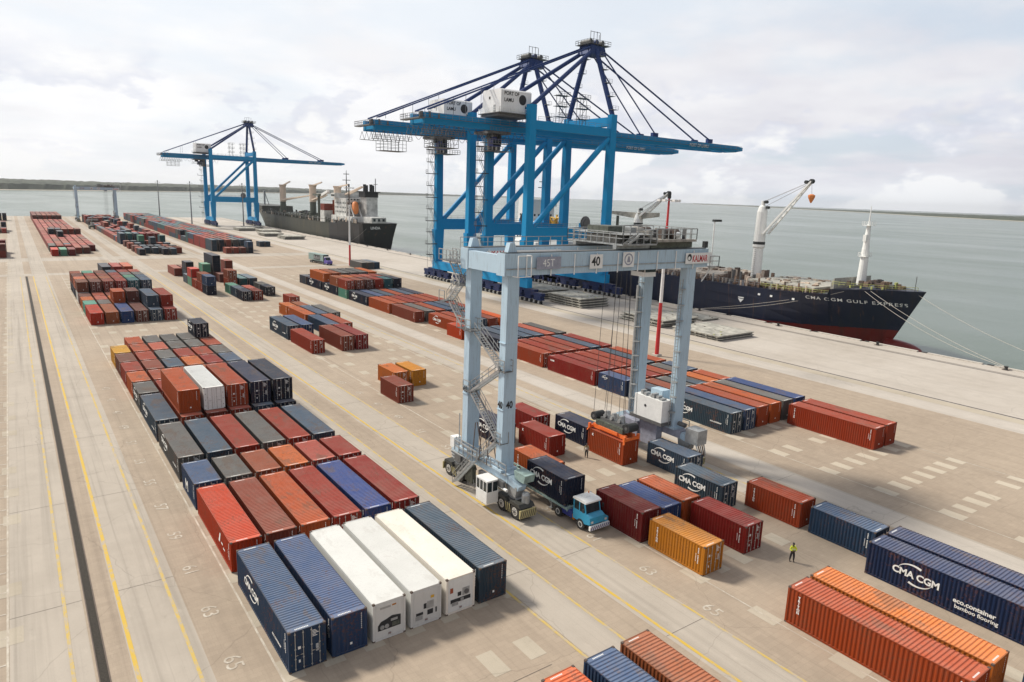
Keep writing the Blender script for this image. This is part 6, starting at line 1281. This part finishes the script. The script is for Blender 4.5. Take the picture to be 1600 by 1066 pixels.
def person(loc, rz, label, vest, arm_up, trousers, shirt):
    t = thing('person', label, 'person', loc, rz); V = []; E = []; Rr = []
    def v(p, r, par=None):
        V.append(p); Rr.append(r); i = len(V)-1
        if par is not None: E.append((par, i))
        return i
    pel = v((0,0,0.95),(0.15,0.115)); ch = v((0,0.0,1.12),(0.14,0.105),pel); c2 = v((0,0,1.30),(0.165,0.115),ch); nk = v((0,0.0,1.46),(0.07,0.07),c2); n2 = v((0,-0.01,1.53),(0.052,0.055),nk); h0 = v((0,-0.02,1.62),(0.078,0.09),n2); h1 = v((0,-0.015,1.72),(0.075,0.085),h0)
    nose = v((0,-0.125,1.635),(0.012,0.014),h0)
    for s in (-1, 1): ear = v((s*0.092,0.0,1.635),(0.012,0.02),h0)
    for s in (-1, 1):
        hp = v((s*0.095,0,0.90),0.095,pel); kn = v((s*0.13,-0.03 if s > 0 else 0.03,0.50),0.062,hp); an = v((s*0.15,0.02 if s > 0 else 0.10,0.10),0.042,kn); toe = v((s*0.16,-0.12 if s > 0 else -0.04,0.045),0.04,an)
        sh = v((s*0.20,0,1.40),0.062,c2)
        if arm_up: el = v((s*0.27,-0.05,1.14),0.045,sh); wr = v((s*0.10,-0.26,1.16),0.030,el); hd = v((s*0.04,-0.30,1.17),(0.038,0.022),wr); base = Vector((s*0.04,-0.30,1.17)); d = Vector((-s*0.5,-0.6,0.05)).normalized()
        else: el = v((s*0.28,0.02,1.12),0.045,sh); wr = v((s*0.29,-0.06,0.88),0.030,el); hd = v((s*0.29,-0.075,0.81),(0.022,0.038),wr); base = Vector((s*0.29,-0.075,0.81)); d = Vector((0,-0.1,-1)).normalized()
        side = Vector((0,1,0)) if not arm_up else Vector((0,0,1))
        for k, ln in enumerate((0.072,0.082,0.076,0.06)): o_ = side*(0.027-0.018*k); a = v(tuple(base+o_+d*0.04),0.0095,hd); b = v(tuple(base+o_+d*(0.04+ln*0.55)+Vector((-s*0.006,-0.004,0))),0.0085,a); v(tuple(base+o_+d*(0.04+ln)+Vector((-s*0.02,-0.01,0))),0.007,b)
        a = v(tuple(base+side*0.035+Vector((-s*0.015,-0.01,0))),0.011,hd); v(tuple(base+side*0.05+d*0.045+Vector((-s*0.02,-0.012,0))),0.008,a)
    skinned('body', V, E, Rr, SK, t, 0)
    skinned('trousers', [(0,0,1.0),(0,0,0.93),(-0.095,0,0.88),(-0.13,0.03,0.50),(-0.15,0.10,0.12),(0.095,0,0.88),(0.13,-0.03,0.50),(0.15,0.02,0.12)], [(0,1),(1,2),(2,3),(3,4),(1,5),(5,6),(6,7)], [(0.165,0.13),(0.17,0.13),0.115,0.085,0.068,0.115,0.085,0.068], trousers, t, 1)
    A = [(0,0,0.98),(0,0,1.12),(0,0,1.30),(0,0,1.43)]; rr = [(0.175,0.135),(0.165,0.125),(0.185,0.14),(0.12,0.10)]; ed = [(0,1),(1,2),(2,3)]
    skinned('vest', A, ed, rr, vest, t, 2)
    sl = [(0,0,1.34)]; re = [(0.12,0.1)]; e2 = []
    for s in (-1, 1):
        pts = [(s*0.20,0,1.40),(s*0.27,-0.05,1.14),(s*0.13,-0.23,1.157)] if arm_up else [(s*0.20,0,1.40),(s*0.28,0.02,1.12),(s*0.29,-0.055,0.90)]
        b0 = 0
        for p, r in zip(pts, (0.078,0.06,0.045)): sl.append(p); re.append(r); e2.append((b0, len(sl)-1)); b0 = len(sl)-1
    skinned('sleeves', sl, e2, re, shirt, t, 0)
    for s, y0 in ((1,-0.06),(-1,0.02)): skinned('boot', [(s*0.15,y0+0.08,0.12),(s*0.153,y0+0.05,0.05),(s*0.165,y0-0.08,0.045)], [(0,1),(1,2)], [0.055,0.05,0.045], BOOT, t, 1, 1)
    q = MB()
    for z in (1.08, 1.22): q.lathe((0,0,z), [(0.185,0),(0.187,0.045)], REF, 20)
    o = q.build('reflective_band', t); o.scale = (1.0,0.78,1)
    skinned('hair', [(0,0.022,1.66),(0,0.02,1.72),(0,0.012,1.775)], [(0,1),(1,2)], [(0.095,0.10),(0.11,0.115),(0.085,0.095)], S['black'], t, 0)
    q = MB()
    for s in (-1, 1): q.lathe((s*0.03,-0.102,1.655), [(0.004,-0.006),(0.012,0),(0.004,0.006)], S['gwhite'], 8)
    q.build('eye', t); q = MB(); q.cbox((0,-0.103,1.588),(0.05,0.012,0.012),simple('lip_brown',(0.09,0.03,0.03))); q.build('mouth', t)
    return t
person((40.4, -9.2, 0), R(-38), 'person in a yellow high visibility vest and dark trousers standing on open ground', VEST, True, TRO, VEST)
person((41.1, 18.2, 0), R(-60), 'person in tan clothing standing beside the orange container under the spreader', TAN, False, TRO, TAN)
person((39.9, 20.9, 0), R(30), 'person in dark clothing standing at the end of the nearer crimson container', SHIRT, False, TRO, SHIRT)
